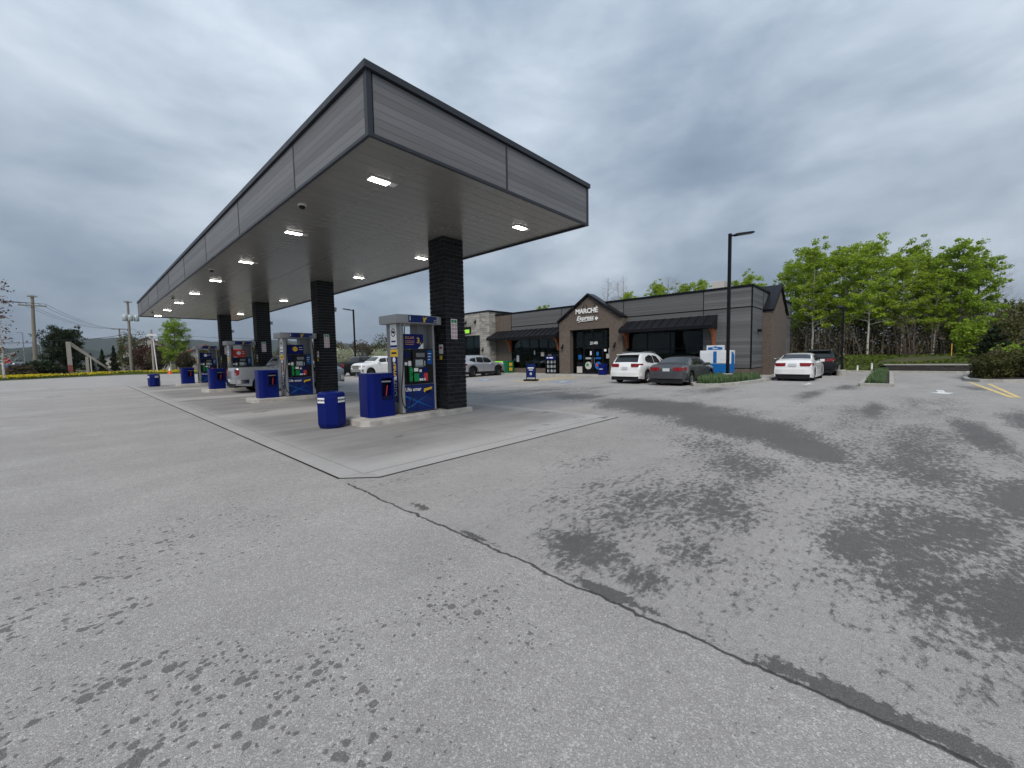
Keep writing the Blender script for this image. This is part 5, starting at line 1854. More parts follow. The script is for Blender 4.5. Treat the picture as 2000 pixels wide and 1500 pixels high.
SEDAN = dict(L=4.85, W=1.86, r=.335, xr=1.02, xf=3.96, gc=.17, paint='paint_grey', tum=.42,
             top=[(0, .70), (.03, .98), (.12, 1.05), (.75, 1.08), (1.55, 1.40), (2.1, 1.46), (2.6, 1.45), (3.0, 1.36), (3.65, 1.00), (4.5, .86), (4.78, .72), (4.85, .55)],
             belt=[(0, .96), (1.0, .99), (3.6, .93), (4.85, .78)], ws=(3.55, 2.98), rw=(.85, 1.52),
             side=[[(1.22, 1.06), (1.78, 1.02), (1.78, 1.33), (1.62, 1.33)], [(1.84, 1.01), (2.52, 1.0), (2.52, 1.36), (1.84, 1.35)], [(2.58, 1.0), (3.40, .97), (2.98, 1.25), (2.58, 1.35)]],
             doors=[1.5, 2.55, 3.45], handles=(1.7, 2.75), tail=(.36, .45, .74, .92), head=(.42, .40, .60, .76), rb=(.36, .60), fb=(.28, .50), plate=.72, grille=(.36, .44, .70), mirror=3.25)


def mod(b, **k):
    d = dict(b)
    d.update(k)
    return d


car('parked_car', 'white crossover with red tail lights parked nose-in at the shop', 'car', (22.62, 10.45, .0), 0, SUV)
car('parked_car', 'dark grey sedan parked beside the planted bed', 'car', (22.35, 8.02, .0), 0, mod(SEDAN, rim='rim_silver', hand='chrome'))
car('parked_car', 'white sedan waiting in the drive beside the shop end wall', 'car', (28.35, 3.62, .0), R(-1), mod(SEDAN, paint='paint_white', L=4.62, W=1.78, xr=.98, xf=3.68, tum=.38,
    top=[(0, .72), (.03, 1.04), (.12, 1.12), (.70, 1.15), (1.40, 1.44), (2.0, 1.50), (2.5, 1.48), (2.85, 1.38), (3.5, 1.02), (4.3, .88), (4.55, .74), (4.62, .56)],
    belt=[(0, 1.02), (1.0, 1.04), (3.4, .96), (4.62, .80)], ws=(3.4, 2.84), rw=(.80, 1.36), doors=[1.4, 2.4, 3.3], handles=(1.55, 2.6), mirror=3.1, tail=(.34, .42, .80, .98), rb=(.38, .64), plate=.80,
    side=[[(1.15, 1.10), (1.68, 1.07), (1.68, 1.36), (1.52, 1.37)], [(1.74, 1.06), (2.40, 1.04), (2.40, 1.40), (1.74, 1.39)], [(2.46, 1.04), (3.22, 1.01), (2.85, 1.27), (2.46, 1.39)]]))
car('parked_car', 'black sport utility vehicle ahead of the white sedan in the drive', 'car', (34.9, 3.15, .0), R(-2), mod(SUV, paint='paint_black', L=4.85, xf=3.85, rim='rim_dark'))
car('parked_car', 'silver sport utility vehicle with black arches parked before the stone shop', 'car', (22.95, 25.3, .0), R(3), mod(SUV, paint='paint_silver', L=5.0, W=1.98, r=.385, xr=1.02, xf=4.05, cladding=True, rim='rim_dark', railm='trim_black',
    top=[(0, .75), (.03, 1.08), (.12, 1.16), (.42, 1.56), (.58, 1.72), (1.2, 1.76), (2.4, 1.76), (2.95, 1.66), (3.75, 1.18), (4.55, 1.06), (4.92, .92), (5.0, .66)],
    belt=[(0, 1.08), (1.2, 1.13), (3.6, 1.06), (5.0, .92)], ws=(3.66, 3.05), rw=(.16, .48), doors=[1.5, 2.25, 3.2], handles=(1.7, 2.75), mirror=3.2, rails=(.9, 2.8), spoiler=(.45, 1.68),
    side=[[(.70, 1.34), (1.35, 1.18), (1.42, 1.57), (.95, 1.55)], [(1.50, 1.17), (2.25, 1.15), (2.25, 1.60), (1.55, 1.60)], [(2.31, 1.15), (3.50, 1.12), (2.88, 1.54), (2.31, 1.60)]]))
PICK = dict(L=5.45, W=1.92, r=.39, xr=1.15, xf=4.50, gc=.34, paint='paint_truck', tum=.26, sm=.06,
            top=[(0, .95), (.03, 1.22), (.08, 1.30), (1.80, 1.32), (1.86, 1.34), (2.02, 1.80), (2.2, 1.86), (3.2, 1.86), (3.45, 1.80), (4.05, 1.36), (4.2, 1.32), (5.1, 1.24), (5.38, 1.10), (5.45, .80)],
            belt=[(0, 1.24), (1.8, 1.26), (4.0, 1.24), (5.45, 1.02)], ws=(3.98, 3.50), rw=(1.90, 2.0),
            side=[[(2.14, 1.30), (2.78, 1.29), (2.78, 1.70), (2.24, 1.70)], [(2.84, 1.29), (3.80, 1.27), (3.42, 1.66), (2.84, 1.70)]],
            doors=[1.84, 2.82, 3.88], handles=(2.2, 3.0), tail=(.76, .16, .85, 1.20), head=(.55, .35, .85, 1.05), rb=(.48, .68), fb=(.46, .70), plate=.56, po=.07, grille=(.52, .72, 1.05, 'chrome'), mirror=3.72, bump='chrome', bed=(.10, 1.76, 1.315), rim='rim_dark', ww=.25)
car('pickup_truck', 'silver pickup truck with dark bed cover fuelling beyond the dispenser numbered three', 'pickup', (7.95, 24.35, .012), 0, PICK)
car('pickup_truck', 'black pickup truck parked with its tailgate towards the pumps', 'pickup', (19.45, 38.9, .0), R(10), mod(PICK, paint='paint_black', bump='trim_black', grille=(.52, .72, 1.05)))
car('pickup_truck', 'white pickup truck with chrome grille parked beside the black pickup', 'pickup', (19.7, 35.2, .0), R(184), mod(PICK, paint='paint_white'))

# ================================================================== vegetation
def leaf_mesh(name, pts, size, mat, seed, flat=.5, aspect=1.0):
    """one mesh of many small leaf quads at the given points"""
    rs = np.random.RandomState(seed)
    P = np.asarray(pts, 'f')
    n = len(P)
    a = rs.normal(size=(n, 3))
    a /= np.linalg.norm(a, axis=1, keepdims=True)
    b = rs.normal(size=(n, 3))
    b -= (b * a).sum(1, keepdims=True) * a
    b /= np.linalg.norm(b, axis=1, keepdims=True)
    s = (size * rs.uniform(.6, 1.35, (n, 1))) / 2
    a = a * s * aspect
    b = b * s
    V = np.stack([P - a * .2 - b, P + a - b * .15, P + a * .2 + b, P - a + b * .15], 1).reshape(-1, 3)
    me = bpy.data.meshes.new(name)
    me.vertices.add(4 * n)
    me.vertices.foreach_set('co', V.astype('f').ravel())
    me.loops.add(4 * n)
    me.loops.foreach_set('vertex_index', np.arange(4 * n, dtype='i'))
    me.polygons.add(n)
    me.polygons.foreach_set('loop_start', np.arange(0, 4 * n, 4, dtype='i'))
    me.polygons.foreach_set('loop_total', np.full(n, 4, 'i'))
    at = me.attributes.new('rnd', 'FLOAT', 'FACE')
    at.data.foreach_set('value', rs.uniform(0, 1, n).astype('f'))
    me.materials.append(MATS[mat])
    me.update(calc_edges=True)
    return me


def tree_parts(h_, crown0, rad, seed, nleaf, lsize, bark, leaf, lean=0, sparse=1.0, top=.35, nbr=None, tr=None, cl=(.07, .20), jit=.10):
    """trunk mesh with limbs, and a crown of leaf clumps set round the twig ends"""
    rs = random.Random(seed)
    m = MB()
    tr = tr or h_ * .013
    pts = []
    x = y = 0
    for k in range(9):
        t = k / 8
        pts.append((x, y, h_ * t * .97))
        x += rs.uniform(-.03, .03) * h_ * .25 + lean * h_ / 8
        y += rs.uniform(-.03, .03) * h_ * .25
    m.tube(pts, [tr * (1 - .88 * k / 8) for k in range(9)], 7)

    def at(t):
        f = t * 8
        i = min(7, int(f))
        q = f - i
        a, b = Vector(pts[i]), Vector(pts[i + 1])
        return a.lerp(b, q)
    clumps = []
    nbr = nbr or int(16 + h_)
    for k in range(nbr):
        t = crown0 + (1 - crown0) * ((k + rs.random()) / nbr) * .98
        p0 = at(t)
        a = k * 2.399 + rs.uniform(-.5, .5)
        u = (t - crown0) / (1 - crown0)
        prof = math.sin(math.pi * min(1, (u * .80 + .18))) ** .7
        ln = rad * (top + (1 - top) * prof) * rs.uniform(.65, 1.15)
        rise = rs.uniform(.25, .8) * ln
        p1 = p0 + Vector((math.cos(a) * ln * .5, math.sin(a) * ln * .5, rise * .42))
        p2 = p0 + Vector((math.cos(a + .2) * ln, math.sin(a + .2) * ln, rise))
        r0 = tr * (1 - .85 * t) * .5
        m.tube([p0, p1, p2], [r0, r0 * .6, r0 * .2], 5, cap=False)
        for q in range(5):
            f = rs.uniform(.35, 1.05)
            c = (p0.lerp(p1, f * 2) if f < .5 else p1.lerp(p2, f * 2 - 1)) + Vector((rs.gauss(0, jit), rs.gauss(0, jit), rs.gauss(0, jit))) * rad
            m.tube([p0.lerp(p2, f * .8), c], [r0 * .35, r0 * .12], 4, cap=False)
            clumps.append((c, rad * rs.uniform(*cl)))
    clumps.append((at(.99), rad * .16))
    if not nleaf:
        return m.mesh('trunk', bark, smooth=60), None
    n = len(clumps)
    rsn = np.random.RandomState(seed)
    wgt = np.array([c[1] ** 1.5 for c in clumps])
    idx = rsn.choice(n, int(nleaf), p=wgt / wgt.sum())
    cen = np.array([clumps[i][0] for i in idx])
    rr = np.array([clumps[i][1] for i in idx])[:, None]
    d = rsn.normal(size=(len(idx), 3))
    d /= np.linalg.norm(d, axis=1, keepdims=True)
    P = cen + d * rr * (rsn.uniform(0, 1, (len(idx), 1)) ** .45) * np.array([1.15, 1.15, .85])
    return m.mesh('trunk', bark, smooth=60), (leaf_mesh('crown', P, lsize, leaf, seed) if nleaf else None)


def plant_tree(name, label, loc, rz, parts, sc=1.0, group=None, cat='tree'):
    t = thing(name, label, cat, loc, rz, group)
    t.scale = (sc, sc, sc) if not hasattr(sc, '__len__') else sc
    put('trunk', parts[0], t)
    if parts[1]:
        put('crown', parts[1], t)
    return t


# aspens of the wood on the bank
ASP = [tree_parts(11.1, .28, 1.85, s, 10500, .13, 'bark_white', 'leaf_aspen', lean=l, nbr=48, tr=.095, cl=(.08, .21), jit=.15) for s, l in ((1, .01), (2, -.02), (3, .03), (4, 0))]
ASPG = [tree_parts(10.6, .16, 1.9, s, 14000, .14, 'bark_grey', 'leaf_green', nbr=48, tr=.14, cl=(.08, .22), jit=.15) for s in (8, 9)]
rs = random.Random(5)
spots = [(52, 7.7, .96, 0), (55, 6.5, 1.12, 1), (50.5, 5.5, 1.08, 2), (54, 4.4, 1.0, 3), (51.5, 3.1, 1.06, 0), (56, 2.2, 1.02, 1), (50, 1.3, 1.02, 2), (53.5, .3, .92, 3), (51, -1.0, .88, 0), (55, -2.0, 1.02, 2), (58, -2.9, .86, 1), (51.5, -3.0, .74, 3)]
for i, (x, y, sc, k) in enumerate(spots):
    plant_tree('aspen_tree', 'slender white-barked tree with fresh yellow-green leaves in the wood on the bank', (x, y, bank_z(x, y) - .1), i * 1.7, ASP[k], (sc, sc, sc * .92), 'white-barked trees on the bank')
for i, (x, y, sc, k) in enumerate([(52, -4.6, .98, 0), (54, -5.7, .86, 1), (56, -3.7, .90, 1)]):
    plant_tree('broadleaf_tree', 'full bright green tree among the bank trees beside the conifer shrubs', (x, y, bank_z(x, y) - .1), i * 2.1, ASPG[k], (sc, sc, sc * .93), 'bright green trees on the bank')
# tree tops showing above the shop roof
for i, (x, y, sc, k) in enumerate([(62, 31.4, .95, 0), (64, 27.0, 1.02, 1), (62, 26.2, 1.0, 2), (63, 22.4, .97, 3), (61, 19.8, .96, 0), (63, 15.5, .92, 1), (62, 13.2, .97, 2), (66, 24.0, .92, 3), (62, 49, .90, 1)]):
    plant_tree('aspen_tree', 'leafy tree standing behind the shop with only its top showing above the roof', (x, y, 1.2), i * 1.3 + .5, ASP[k], sc, 'trees behind the shop')
BARE = [tree_parts(14, .22, 1.9, s, 0, .2, 'twig', None, nbr=70, tr=.11, jit=.30) for s in (21, 22)]
for i, (x, y, sc) in enumerate([(62, 35.0, 1.0), (63, 33.6, .95), (62, 32.3, 1.0), (64, 25.4, .94), (64, 24.2, .92)]):
    plant_tree('bare_tree', 'leafless grey tree rising behind the shop roof', (x, y, 1.0), i * 1.1, BARE[i % 2], sc, 'leafless trees behind the shop')
plant_tree('bare_tree', 'leafless pale tree at the far end of the bank beyond the bright green trees', (58, -7.4, 2.0), .4, BARE[0], .58)

# thicket of brown brush under the wood
rsn = np.random.RandomState(4)
m = MB()
tk = []
for k in range(420):
    x = rsn.uniform(48.5, 60)
    y = rsn.uniform(-9.5, 13)
    z = bank_z(x, y)
    hh_ = rsn.uniform(1.2, 3.9)
    dx, dy = rsn.normal(0, .35, 2)
    m.tube([(x, y, z - .1), (x + dx * .5, y + dy * .5, z + hh_ * .5), (x + dx * 1.3, y + dy * 1.3, z + hh_)], [.022, .016, .006], 4, cap=False)
    for j in range(2):
        ax, ay = rsn.normal(0, .5, 2)
        m.tube([(x + dx * .5, y + dy * .5, z + hh_ * .5), (x + dx + ax, y + dy + ay, z + hh_ * .95)], [.012, .004], 3, cap=False)
    for j in range(22):
        f = rsn.uniform(.05, 1)
        tk.append((x + dx * f + rsn.normal(0, .40), y + dy * f + rsn.normal(0, .40), z + hh_ * f + rsn.normal(0, .12)))
m.build('thicket_stems', 'twig', label='tangle of bare brown stems under the bank trees', cat='brush', kind='stuff')
put('thicket', leaf_mesh('thicket', tk, .17, 'leaf_brown', 6), label='brown and olive undergrowth under the bank trees', cat='brush', kind='stuff')
tk = []
for k in range(230):
    x, y = rsn.uniform(56, 66), rsn.uniform(-16, 14)
    z = bank_z(x, y)
    r_ = rsn.uniform(.5, 1.3)
    for j in range(70):
        d = rsn.normal(size=3)
        d /= np.linalg.norm(d)
        tk.append((x + d[0] * r_, y + d[1] * r_, z + rsn.uniform(.3, 4.2) + d[2] * .5))
put('wood_behind', leaf_mesh('wood_behind', tk, .26, 'leaf_olive', 7), label='dim olive mass of the wood behind the white-barked trees', cat='wood', kind='stuff')


def shrub(name, label, loc, rx, ry, h_, n, size, leaf, seed, group=None, stems='bark_dark', cat='shrub', conic=False):
    t = thing(name, label, cat, loc, 0, group)
    r_ = np.random.RandomState(seed)
    m = MB()
    ctr = []
    for k in range(16):
        a = r_.uniform(0, 6.28)
        f = r_.uniform(.2, .9)
        z1 = h_ * r_.uniform(.5, .95) * (1 - .35 * f)
        e_ = (math.cos(a) * rx * f, math.sin(a) * ry * f, z1)
        m.tube([(math.cos(a) * .1, math.sin(a) * .1, -.03), (e_[0] * .5, e_[1] * .5, z1 * .55), e_], [.03, .02, .006], 5, cap=False)
        ctr.append(e_)
    m.build('stems', stems, t, smooth=60)
    P = []
    while len(P) < n:
        d = r_.normal(size=3)
        d /= np.linalg.norm(d)
        q = r_.uniform(.35, 1) ** .5
        lump = 1 + .22 * math.sin(3 * math.atan2(d[1], d[0]) + seed) + .15 * math.sin(5 * d[2] + seed * 2)
        if conic:
            z = r_.uniform(0, 1)
            a = r_.uniform(0, 6.28)
            k = (1 - z) ** .8 * (.75 + .25 * math.sin(z * 30)) * r_.uniform(.4, 1.05)
            P.append((rx * k * math.cos(a), ry * k * math.sin(a), h_ * (z * .97 + .02)))
        else:
            P.append((rx * d[0] * q * lump, ry * d[1] * q * lump, max(.03, h_ * (.5 + .5 * d[2] * q * lump))))
    put('crown', leaf_mesh('crown', P, size, leaf, seed), t)
    return t


# shrubs of the mulched bed at the right
shrub('round_shrub', 'olive rounded shrub at the tip of the mulched bed', (31.6, -3.9, .05), 1.0, .75, 1.25, 2600, .10, 'leaf_olive', 31)
shrub('round_shrub', 'brownish twiggy shrub behind the rounded olive one in the mulched bed', (33.6, -4.5, .05), 1.1, .9, 1.55, 2600, .10, 'leaf_brown', 32)
shrub('round_shrub', 'dark green shrub in the mulched bed beside the retaining wall', (35.0, -5.2, .05), 1.3, 1.1, 1.6, 3000, .11, 'leaf_green', 33)
shrub('round_shrub', 'large olive shrub at the inner side of the mulched bed', (32.6, -5.2, .05), 1.2, .9, 1.5, 3000, .10, 'leaf_olive', 34)
shrub('conifer_shrub', 'dark spreading conifer on the bank behind the retaining wall', (44.5, -5.6, .75), 1.9, 1.6, 2.4, 3600, .16, 'leaf_dark', 35, conic=True)
shrub('conifer_shrub', 'second dark conifer beside the leafless pale tree on the bank', (45.5, -8.0, .8), 2.0, 1.8, 3.0, 3800, .16, 'leaf_dark', 36, conic=True)
shrub('young_tree', 'small olive young tree before the conifers on the bank', (47.5, -6.6, .95), 0.7, .7, 2.9, 1100, .16, 'leaf_olive', 37, cat='tree')
shrub('young_tree', 'bright green bushy sapling between the full green trees and the wall', (48.0, -4.7, .95), 1.2, 1.0, 3.0, 2000, .18, 'leaf_green', 38, cat='tree')

# low spiky plants in the beds
def tufts(name, label, poly_pts, n, h0, h1, mat, seed, z):
    r_ = np.random.RandomState(seed)
    V, F = [], []
    xs_ = [p[0] for p in poly_pts]
    ys_ = [p[1] for p in poly_pts]

    def inside(x, y):
        c = False
        for i in range(len(poly_pts)):
            x1, y1 = poly_pts[i]
            x2, y2 = poly_pts[i - 1]
            if (y1 > y) != (y2 > y) and x < (x2 - x1) * (y - y1) / (y2 - y1) + x1:
                c = not c
        return c
    cnt = 0
    while cnt < n:
        x, y = r_.uniform(min(xs_), max(xs_)), r_.uniform(min(ys_), max(ys_))
        if not inside(x, y):
            continue
        cnt += 1
        a = r_.uniform(0, 6.28)
        h_ = r_.uniform(h0, h1)
        ln = r_.uniform(.05, .16)
        wx, wy = -math.sin(a) * .012, math.cos(a) * .012
        dx, dy = math.cos(a) * ln, math.sin(a) * ln
        b = len(V)
        V += [(x - wx, y - wy, z), (x + wx, y + wy, z), (x + dx * .5 + wx, y + dy * .5 + wy, z + h_ * .65), (x + dx * .5 - wx, y + dy * .5 - wy, z + h_ * .65), (x + dx, y + dy, z + h_)]
        F += [(b, b + 1, b + 2, b + 3), (b + 3, b + 2, b + 4)]
    me = bpy.data.meshes.new(name)
    me.from_pydata(V, [], F)
    at = me.attributes.new('rnd', 'FLOAT', 'FACE')
    at.data.foreach_set('value', np.repeat(r_.uniform(0, 1, len(F) // 2), 2).astype('f'))
    me.materials.append(MATS[mat])
    me.update()
    return put(name, me, label=label, cat='plants', kind='stuff')


tufts('bed_plants', 'low green spiky plants covering the bed round the tall lamp post', [(25.1, 7.3), (22.2, 7.05), (20.9, 6.85), (20.4, 6.55), (20.4, 6.2), (20.8, 5.9), (22.0, 5.55), (24.2, 5.2), (26.0, 5.05)], 6000, .10, .46, 'plant_green', 41, .09)
tufts('bed_plants', 'low green spiky plants in the long bed between the lanes', [(23.75, 0), (37.8, -.1), (37.8, .45), (23.75, .6)], 5200, .06, .36, 'plant_green', 42, .10)
# dandelions and grass of the verge
r_ = np.random.RandomState(12)
P, G_ = [], []
for k in range(9000):
    i = r_.randint(0, len(VE) - 1)
    f, q = r_.uniform(), r_.uniform(.06, .95)
    a = np.array(VE[i]) * (1 - f) + np.array(VE[i + 1]) * f
    b = np.array(VB[i]) * (1 - f) + np.array(VB[i + 1]) * f
    c = a * (1 - q) + b * q
    z = np.interp(q, [0, .1, .5, 1], [0, .16, .32, .25])
    if math.sin(c[0] * .9) + math.sin(c[1] * .6 + 1) + r_.normal(0, .6) > -.6:
        P.append((c[0], c[1], z + .14 + r_.uniform(0, .06)))
    G_.append((c[0] + r_.normal(0, .1), c[1] + r_.normal(0, .1), z + .06))
put('dandelions', leaf_mesh('dandelions', P, .13, 'dandelion', 13), label='yellow dandelions in flower across the verge', cat='flowers', kind='stuff')
put('verge_grass', leaf_mesh('verge_grass', G_, .20, 'grass_blade', 14), label='long grass of the verge', cat='grass', kind='stuff')
rsn = np.random.RandomState(15)
G_ = []
for k in range(9000):
    x, y = rsn.uniform(40, 50), rsn.uniform(-12, 5)
    if math.sin(x * 1.3 + y) + math.sin(y * .9) > -.3:
        G_.append((x, y, bank_z(x, y) + .05))
put('bank_grass', leaf_mesh('bank_grass', G_, .16, 'grass_blade', 16), label='tufted grass on the bank above the retaining wall', cat='grass', kind='stuff')

# ---- background beyond the verge
shrub('hedge_bush', 'wide low dark evergreen bush on the verge below the utility pole', (-3.6, 79.5, .2), 1.9, 1.3, 1.9, 2600, .22, 'leaf_dark', 51)
shrub('hedge_bush', 'brown twiggy bush beside the dark evergreen bush on the verge', (-5.0, 77.6, .2), 1.2, 1.0, 1.4, 1500, .20, 'leaf_brown', 52)
bt1 = tree_parts(6.8, .06, 2.3, 61, 17000, .17, 'bark_dark', 'leaf_dark', nbr=56, tr=.18, cl=(.12, .32), jit=.18)
plant_tree('evergreen_tree', 'broad dark evergreen tree behind the slanting timber frame', (-1.3, 93, 0), 0, bt1)
bt2 = tree_parts(9.2, .12, 2.1, 62, 13000, .15, 'bark_grey', 'leaf_green', nbr=46, tr=.16, cl=(.10, .30), jit=.16)
plant_tree('green_tree', 'bright green leafy tree just beyond the far end of the canopy', (12.2, 96, 0), 0, bt2)
plant_tree('bare_tree', 'thin leafless tree beside the bright green tree beyond the canopy', (14.6, 98, 0), 0, BARE[1], .56)
BL = tree_parts(11, .12, 1.5, 63, 700, .16, 'bark_white', 'leaf_red', nbr=60, tr=.10)
plant_tree('birch_tree', 'thin birch with reddish twigs at the edge of the forecourt verge', (-5.6, 70.5, .2), 0, BL)
for i, (x, y, hh_, mt, lb) in enumerate([(10.2, 100, 5.0, 'leaf_brown', 'brown budding tree'), (7.5, 112, 7.5, 'leaf_olive', 'olive budding tree'), (9.4, 108, 5.5, 'leaf_red', 'dark red leaved tree'), (3.4, 118, 4.6, 'leaf_dark', 'dark spruce'), (5.2, 120, 5.4, 'leaf_dark', 'dark spruce'), (1.8, 122, 3.9, 'leaf_dark', 'dark spruce'), (13.0, 92, 3.4, 'leaf_brown', 'brown thicket'), (16.5, 96, 4.0, 'leaf_olive', 'olive thicket'), (20, 100, 4.6, 'leaf_brown', 'brown budding tree'), (25, 95, 5.0, 'leaf_olive', 'olive budding tree'), (29, 90, 4.8, 'leaf_brown', 'brown budding tree')]):
    shrub('background_tree', lb + ' in the far row of trees, number %d from the dark spruces' % i if False else lb + ' in the row of trees beyond the road', (x, y, 0), hh_ * (.20 if 'spruce' in lb else .36), hh_ * (.20 if 'spruce' in lb else .36), hh_, 3200, .22, mt, 70 + i, group='row of trees beyond the road', cat='tree', conic='spruce' in lb)
# behind the parked pickups
shrub('flowering_shrub', 'cream flowering shrub behind the black pickup', (22.2, 49.5, 0), 1.9, 1.6, 3.2, 4200, .13, 'leaf_white', 91, group='cream flowering shrubs behind the pickups')
shrub('flowering_shrub', 'cream flowering shrub behind the white pickup', (27.6, 49.5, 0), 1.7, 1.5, 2.9, 3800, .13, 'leaf_white', 92, group='cream flowering shrubs behind the pickups')
for i, (x, y, hh_, mt, nm) in enumerate([(25.5, 60, 4.4, 'leaf_brown', 'brown'), (30.5, 61, 4.6, 'leaf_brown', 'rusty brown'), (34.0, 60, 5.0, 'leaf_olive', 'olive green'), (38, 62, 4.4, 'leaf_olive', 'grey green'), (21, 62, 4.0, 'leaf_olive', 'dull olive')]):
    shrub('hedge_tree', nm + ' budding tree beyond the cream flowering shrubs', (x, y, 0), 2.4, 2.0, hh_, 4200, .17, mt, 100 + i, cat='tree', group='budding trees beyond the flowering shrubs')

# ================================================================== utility poles and wires
def pole(loc, h_, arms, label, top=(0, 0), r=.17):
    t = thing('utility_pole', label, 'pole', loc, 0, 'wooden utility poles along the road')
    MB().tube([(0, 0, -.1), (top[0] * .5, top[1] * .5, h_ * .5), (top[0], top[1], h_)], [r, r * .85, r * .65], 10).build('post', 'pole_wood', t, smooth=50)
    for z, w_ in arms:
        fx_, fy_ = top[0] * z / h_, top[1] * z / h_
        a = MB().box(fx_ - w_, fx_ + w_, fy_ - .22, fy_ - .12, z - .07, z + .07).build('crossarm', 'pole_wood', t)
        for k in (-.92, -.45, .45, .92):
            MB().lathe([(.05, .07), (.07, .14), (.04, .20), (.05, .26)], 8, c=(fx_ + w_ * k, fy_ - .17, z)).build('insulator', 'insul_grey', a, smooth=40)
    return t


pole((-4.0, 84, 0), 10.9, [(10.75, .45), (9.55, 1.25)], 'leaning wooden utility pole with crossarms above the dark evergreen bush', (.35, 0), .24)
p2 = pole((5.55, 86, 0), 11.2, [(11.0, .45)], 'wooden utility pole carrying grey transformers near the canopy end', (.2, 0), .21)
for dx, dy in ((.35, -.3), (1.05, -.1), (-.25, .1)):
    MB().lathe([(.28, 8.15), (.32, 8.2), (.32, 8.95), (.26, 9.05), (.08, 9.1)], 14, c=(dx, dy, 0)).build('transformer', 'insul_grey', p2, smooth=40)
pole((6.8, 130, 0), 9.7, [(9.5, 1.35)], 'distant wooden utility pole with a wide crossarm', (.1, 0), .2)


def wire(a, b, sag, label, r=.018):
    a, b = Vector(a), Vector(b)
    pts = [a.lerp(b, k / 14) - Vector((0, 0, 4 * sag * (k / 14) * (1 - k / 14))) for k in range(15)]
    MB().tube(pts, r, 5).build('power_line', 'wire', label=label, cat='wire', group='overhead wires along the road')


for dx, z in ((-1.15, 9.85), (-.55, 9.85), (.55, 9.85), (1.15, 9.85)):
    wire((-3.7 + dx, 83.83, z), (6.9 + dx, 129.8, 9.75), 1.1, 'sagging power line between the leaning pole and the distant pole')
    wire((-3.7 + dx, 83.83, z), (-30 + dx, 40, 10.2), 1.0, 'sagging power line running from the leaning pole past the forecourt')
wire((-3.85, 84, 5.0), (5.6, 86, 6.2), .4, 'thick telephone cable between the leaning pole and the transformer pole', .035)
wire((-3.85, 84, 4.6), (-30, 60, 5.2), .5, 'thick telephone cable running from the leaning pole past the forecourt', .035)
wire((5.7, 86, 7.2), (8.1, 80.3, 5.9), .3, 'service cable from the transformer pole to the white meter post')
wire((8.1, 80.3, 5.9), (40, 100, 7), .5, 'pale cable running from the white meter post behind the canopy')

# slanting timber frame beside the road
tf = thing('timber_frame', 'weathered timber frame with slanting ladder-like beams on the verge', 'frame', (0, 80.5, .2))
MB().box(-1.0, -.55, -.15, .15, 0, 4.45).build('post', 'grey_wood', tf, bevel=.02)
MB().box(-.99, -.56, -.156, .156, .35, 1.35).build('red_board', 'roof_red', tf)
MB().box(.68, .98, -.15, .15, 0, 2.45).build('post', 'grey_wood', tf, bevel=.02)
MB().box(1.1, 1.22, -.2, -.12, 0, 2.3).build('post', 'house_pale', tf)
for off in (0, .22, .44):
    MB().prism([(-.55, 4.45 - off), (-.55, 4.33 - off), (3.45, .02 - off * .2), (3.62, .02 - off * .2)], -.12, .12, 'y').build('slanting_beam', 'grey_wood', tf)
wp = thing('meter_post', 'white and grey meter post with service conduit near the pad end', 'post', (7.75, 80, .25))
MB().tube([(-.15, 0, -.05), (-.12, 0, 6.3)], .13, 10).build('post', 'grey_wood', wp, smooth=50)
MB().tube([(.22, -.05, 0), (.02, -.05, 5.0)], .07, 8).build('conduit', 'white_print', wp, smooth=50)
MB().box(-.65, .45, -.2, -.05, 5.35, 5.65).build('crosspiece', 'white_print', wp)
MB().lathe([(.05, -.1), (.16, 0), (.16, .15), (.05, .2)], 10, c=(.42, -.1, 4.7)).build('lamp', 'white_print', wp, smooth=40)
MB().tube(spline([(-.4, -.12, 5.3), (-.7, -.12, 4.9), (-.75, -.12, 4.3), (-.72, -.12, 3.9)], 6), .045, 6).build('cable', 'wire', wp, smooth=60)
cn = thing('traffic_cone', 'orange and white traffic cone on the verge edge', 'cone', (8.75, 74.5, .02))
MB().box(-.26, .26, -.26, .26, 0, .05).build('base', 'cone_orange', cn)
for nm, z0, z1, r0, r1, mt in (('lower_cone', .05, .45, .22, .14, 'cone_orange'), ('white_band', .45, .68, .139, .09, 'white_print'), ('tip', .68, .92, .089, .035, 'white_print')):
    MB().lathe([(r0, z0), (r1, z1)], 14).build(nm, mt, cn, smooth=40)
for x, y, h_, lb in ((-6.9, 120, 7.8, 'tall thin pale street light beyond the road'), (-4.8, 120, 6.1, 'shorter thin pale street light beside the leaning pole')):
    s_ = thing('street_light', lb, 'street light', (x, y, 0))
    MB().tube([(0, 0, 0), (.02, 0, h_)], [.10, .06], 8).build('post', 'steel', s_, smooth=50)
    MB().box(-.7, .05, -.08, .08, h_ - .05, h_ + .06).build('head', 'steel', s_)
ss = thing('stop_sign', 'red octagonal stop sign beyond the birch', 'sign', (-7.2, 95, 0))
MB().tube([(0, 0, 0), (0, 0, 2.1)], .04, 6).build('post', 'steel', ss, smooth=50)
MB().prism([(.42 * math.cos(R(22.5 + 45 * k)), 2.35 + .42 * math.sin(R(22.5 + 45 * k))) for k in range(8)], -.05, -.03, 'y').build('plate', 'red_print', ss)
car('parked_car', 'small red car with white roof load far beyond the road', 'car', (-2.9, 101, .1), R(10), mod(SUV, paint='paint_red'))
car('parked_car', 'blue van far beyond the road beside the stop sign', 'car', (-6.0, 100, .1), R(60), mod(SUV, paint='paint_blue', top=[(0, 1.2), (.05, 1.8), (.2, 1.95), (3.2, 1.95), (3.9, 1.25), (4.5, 1.0), (4.65, .7)]))


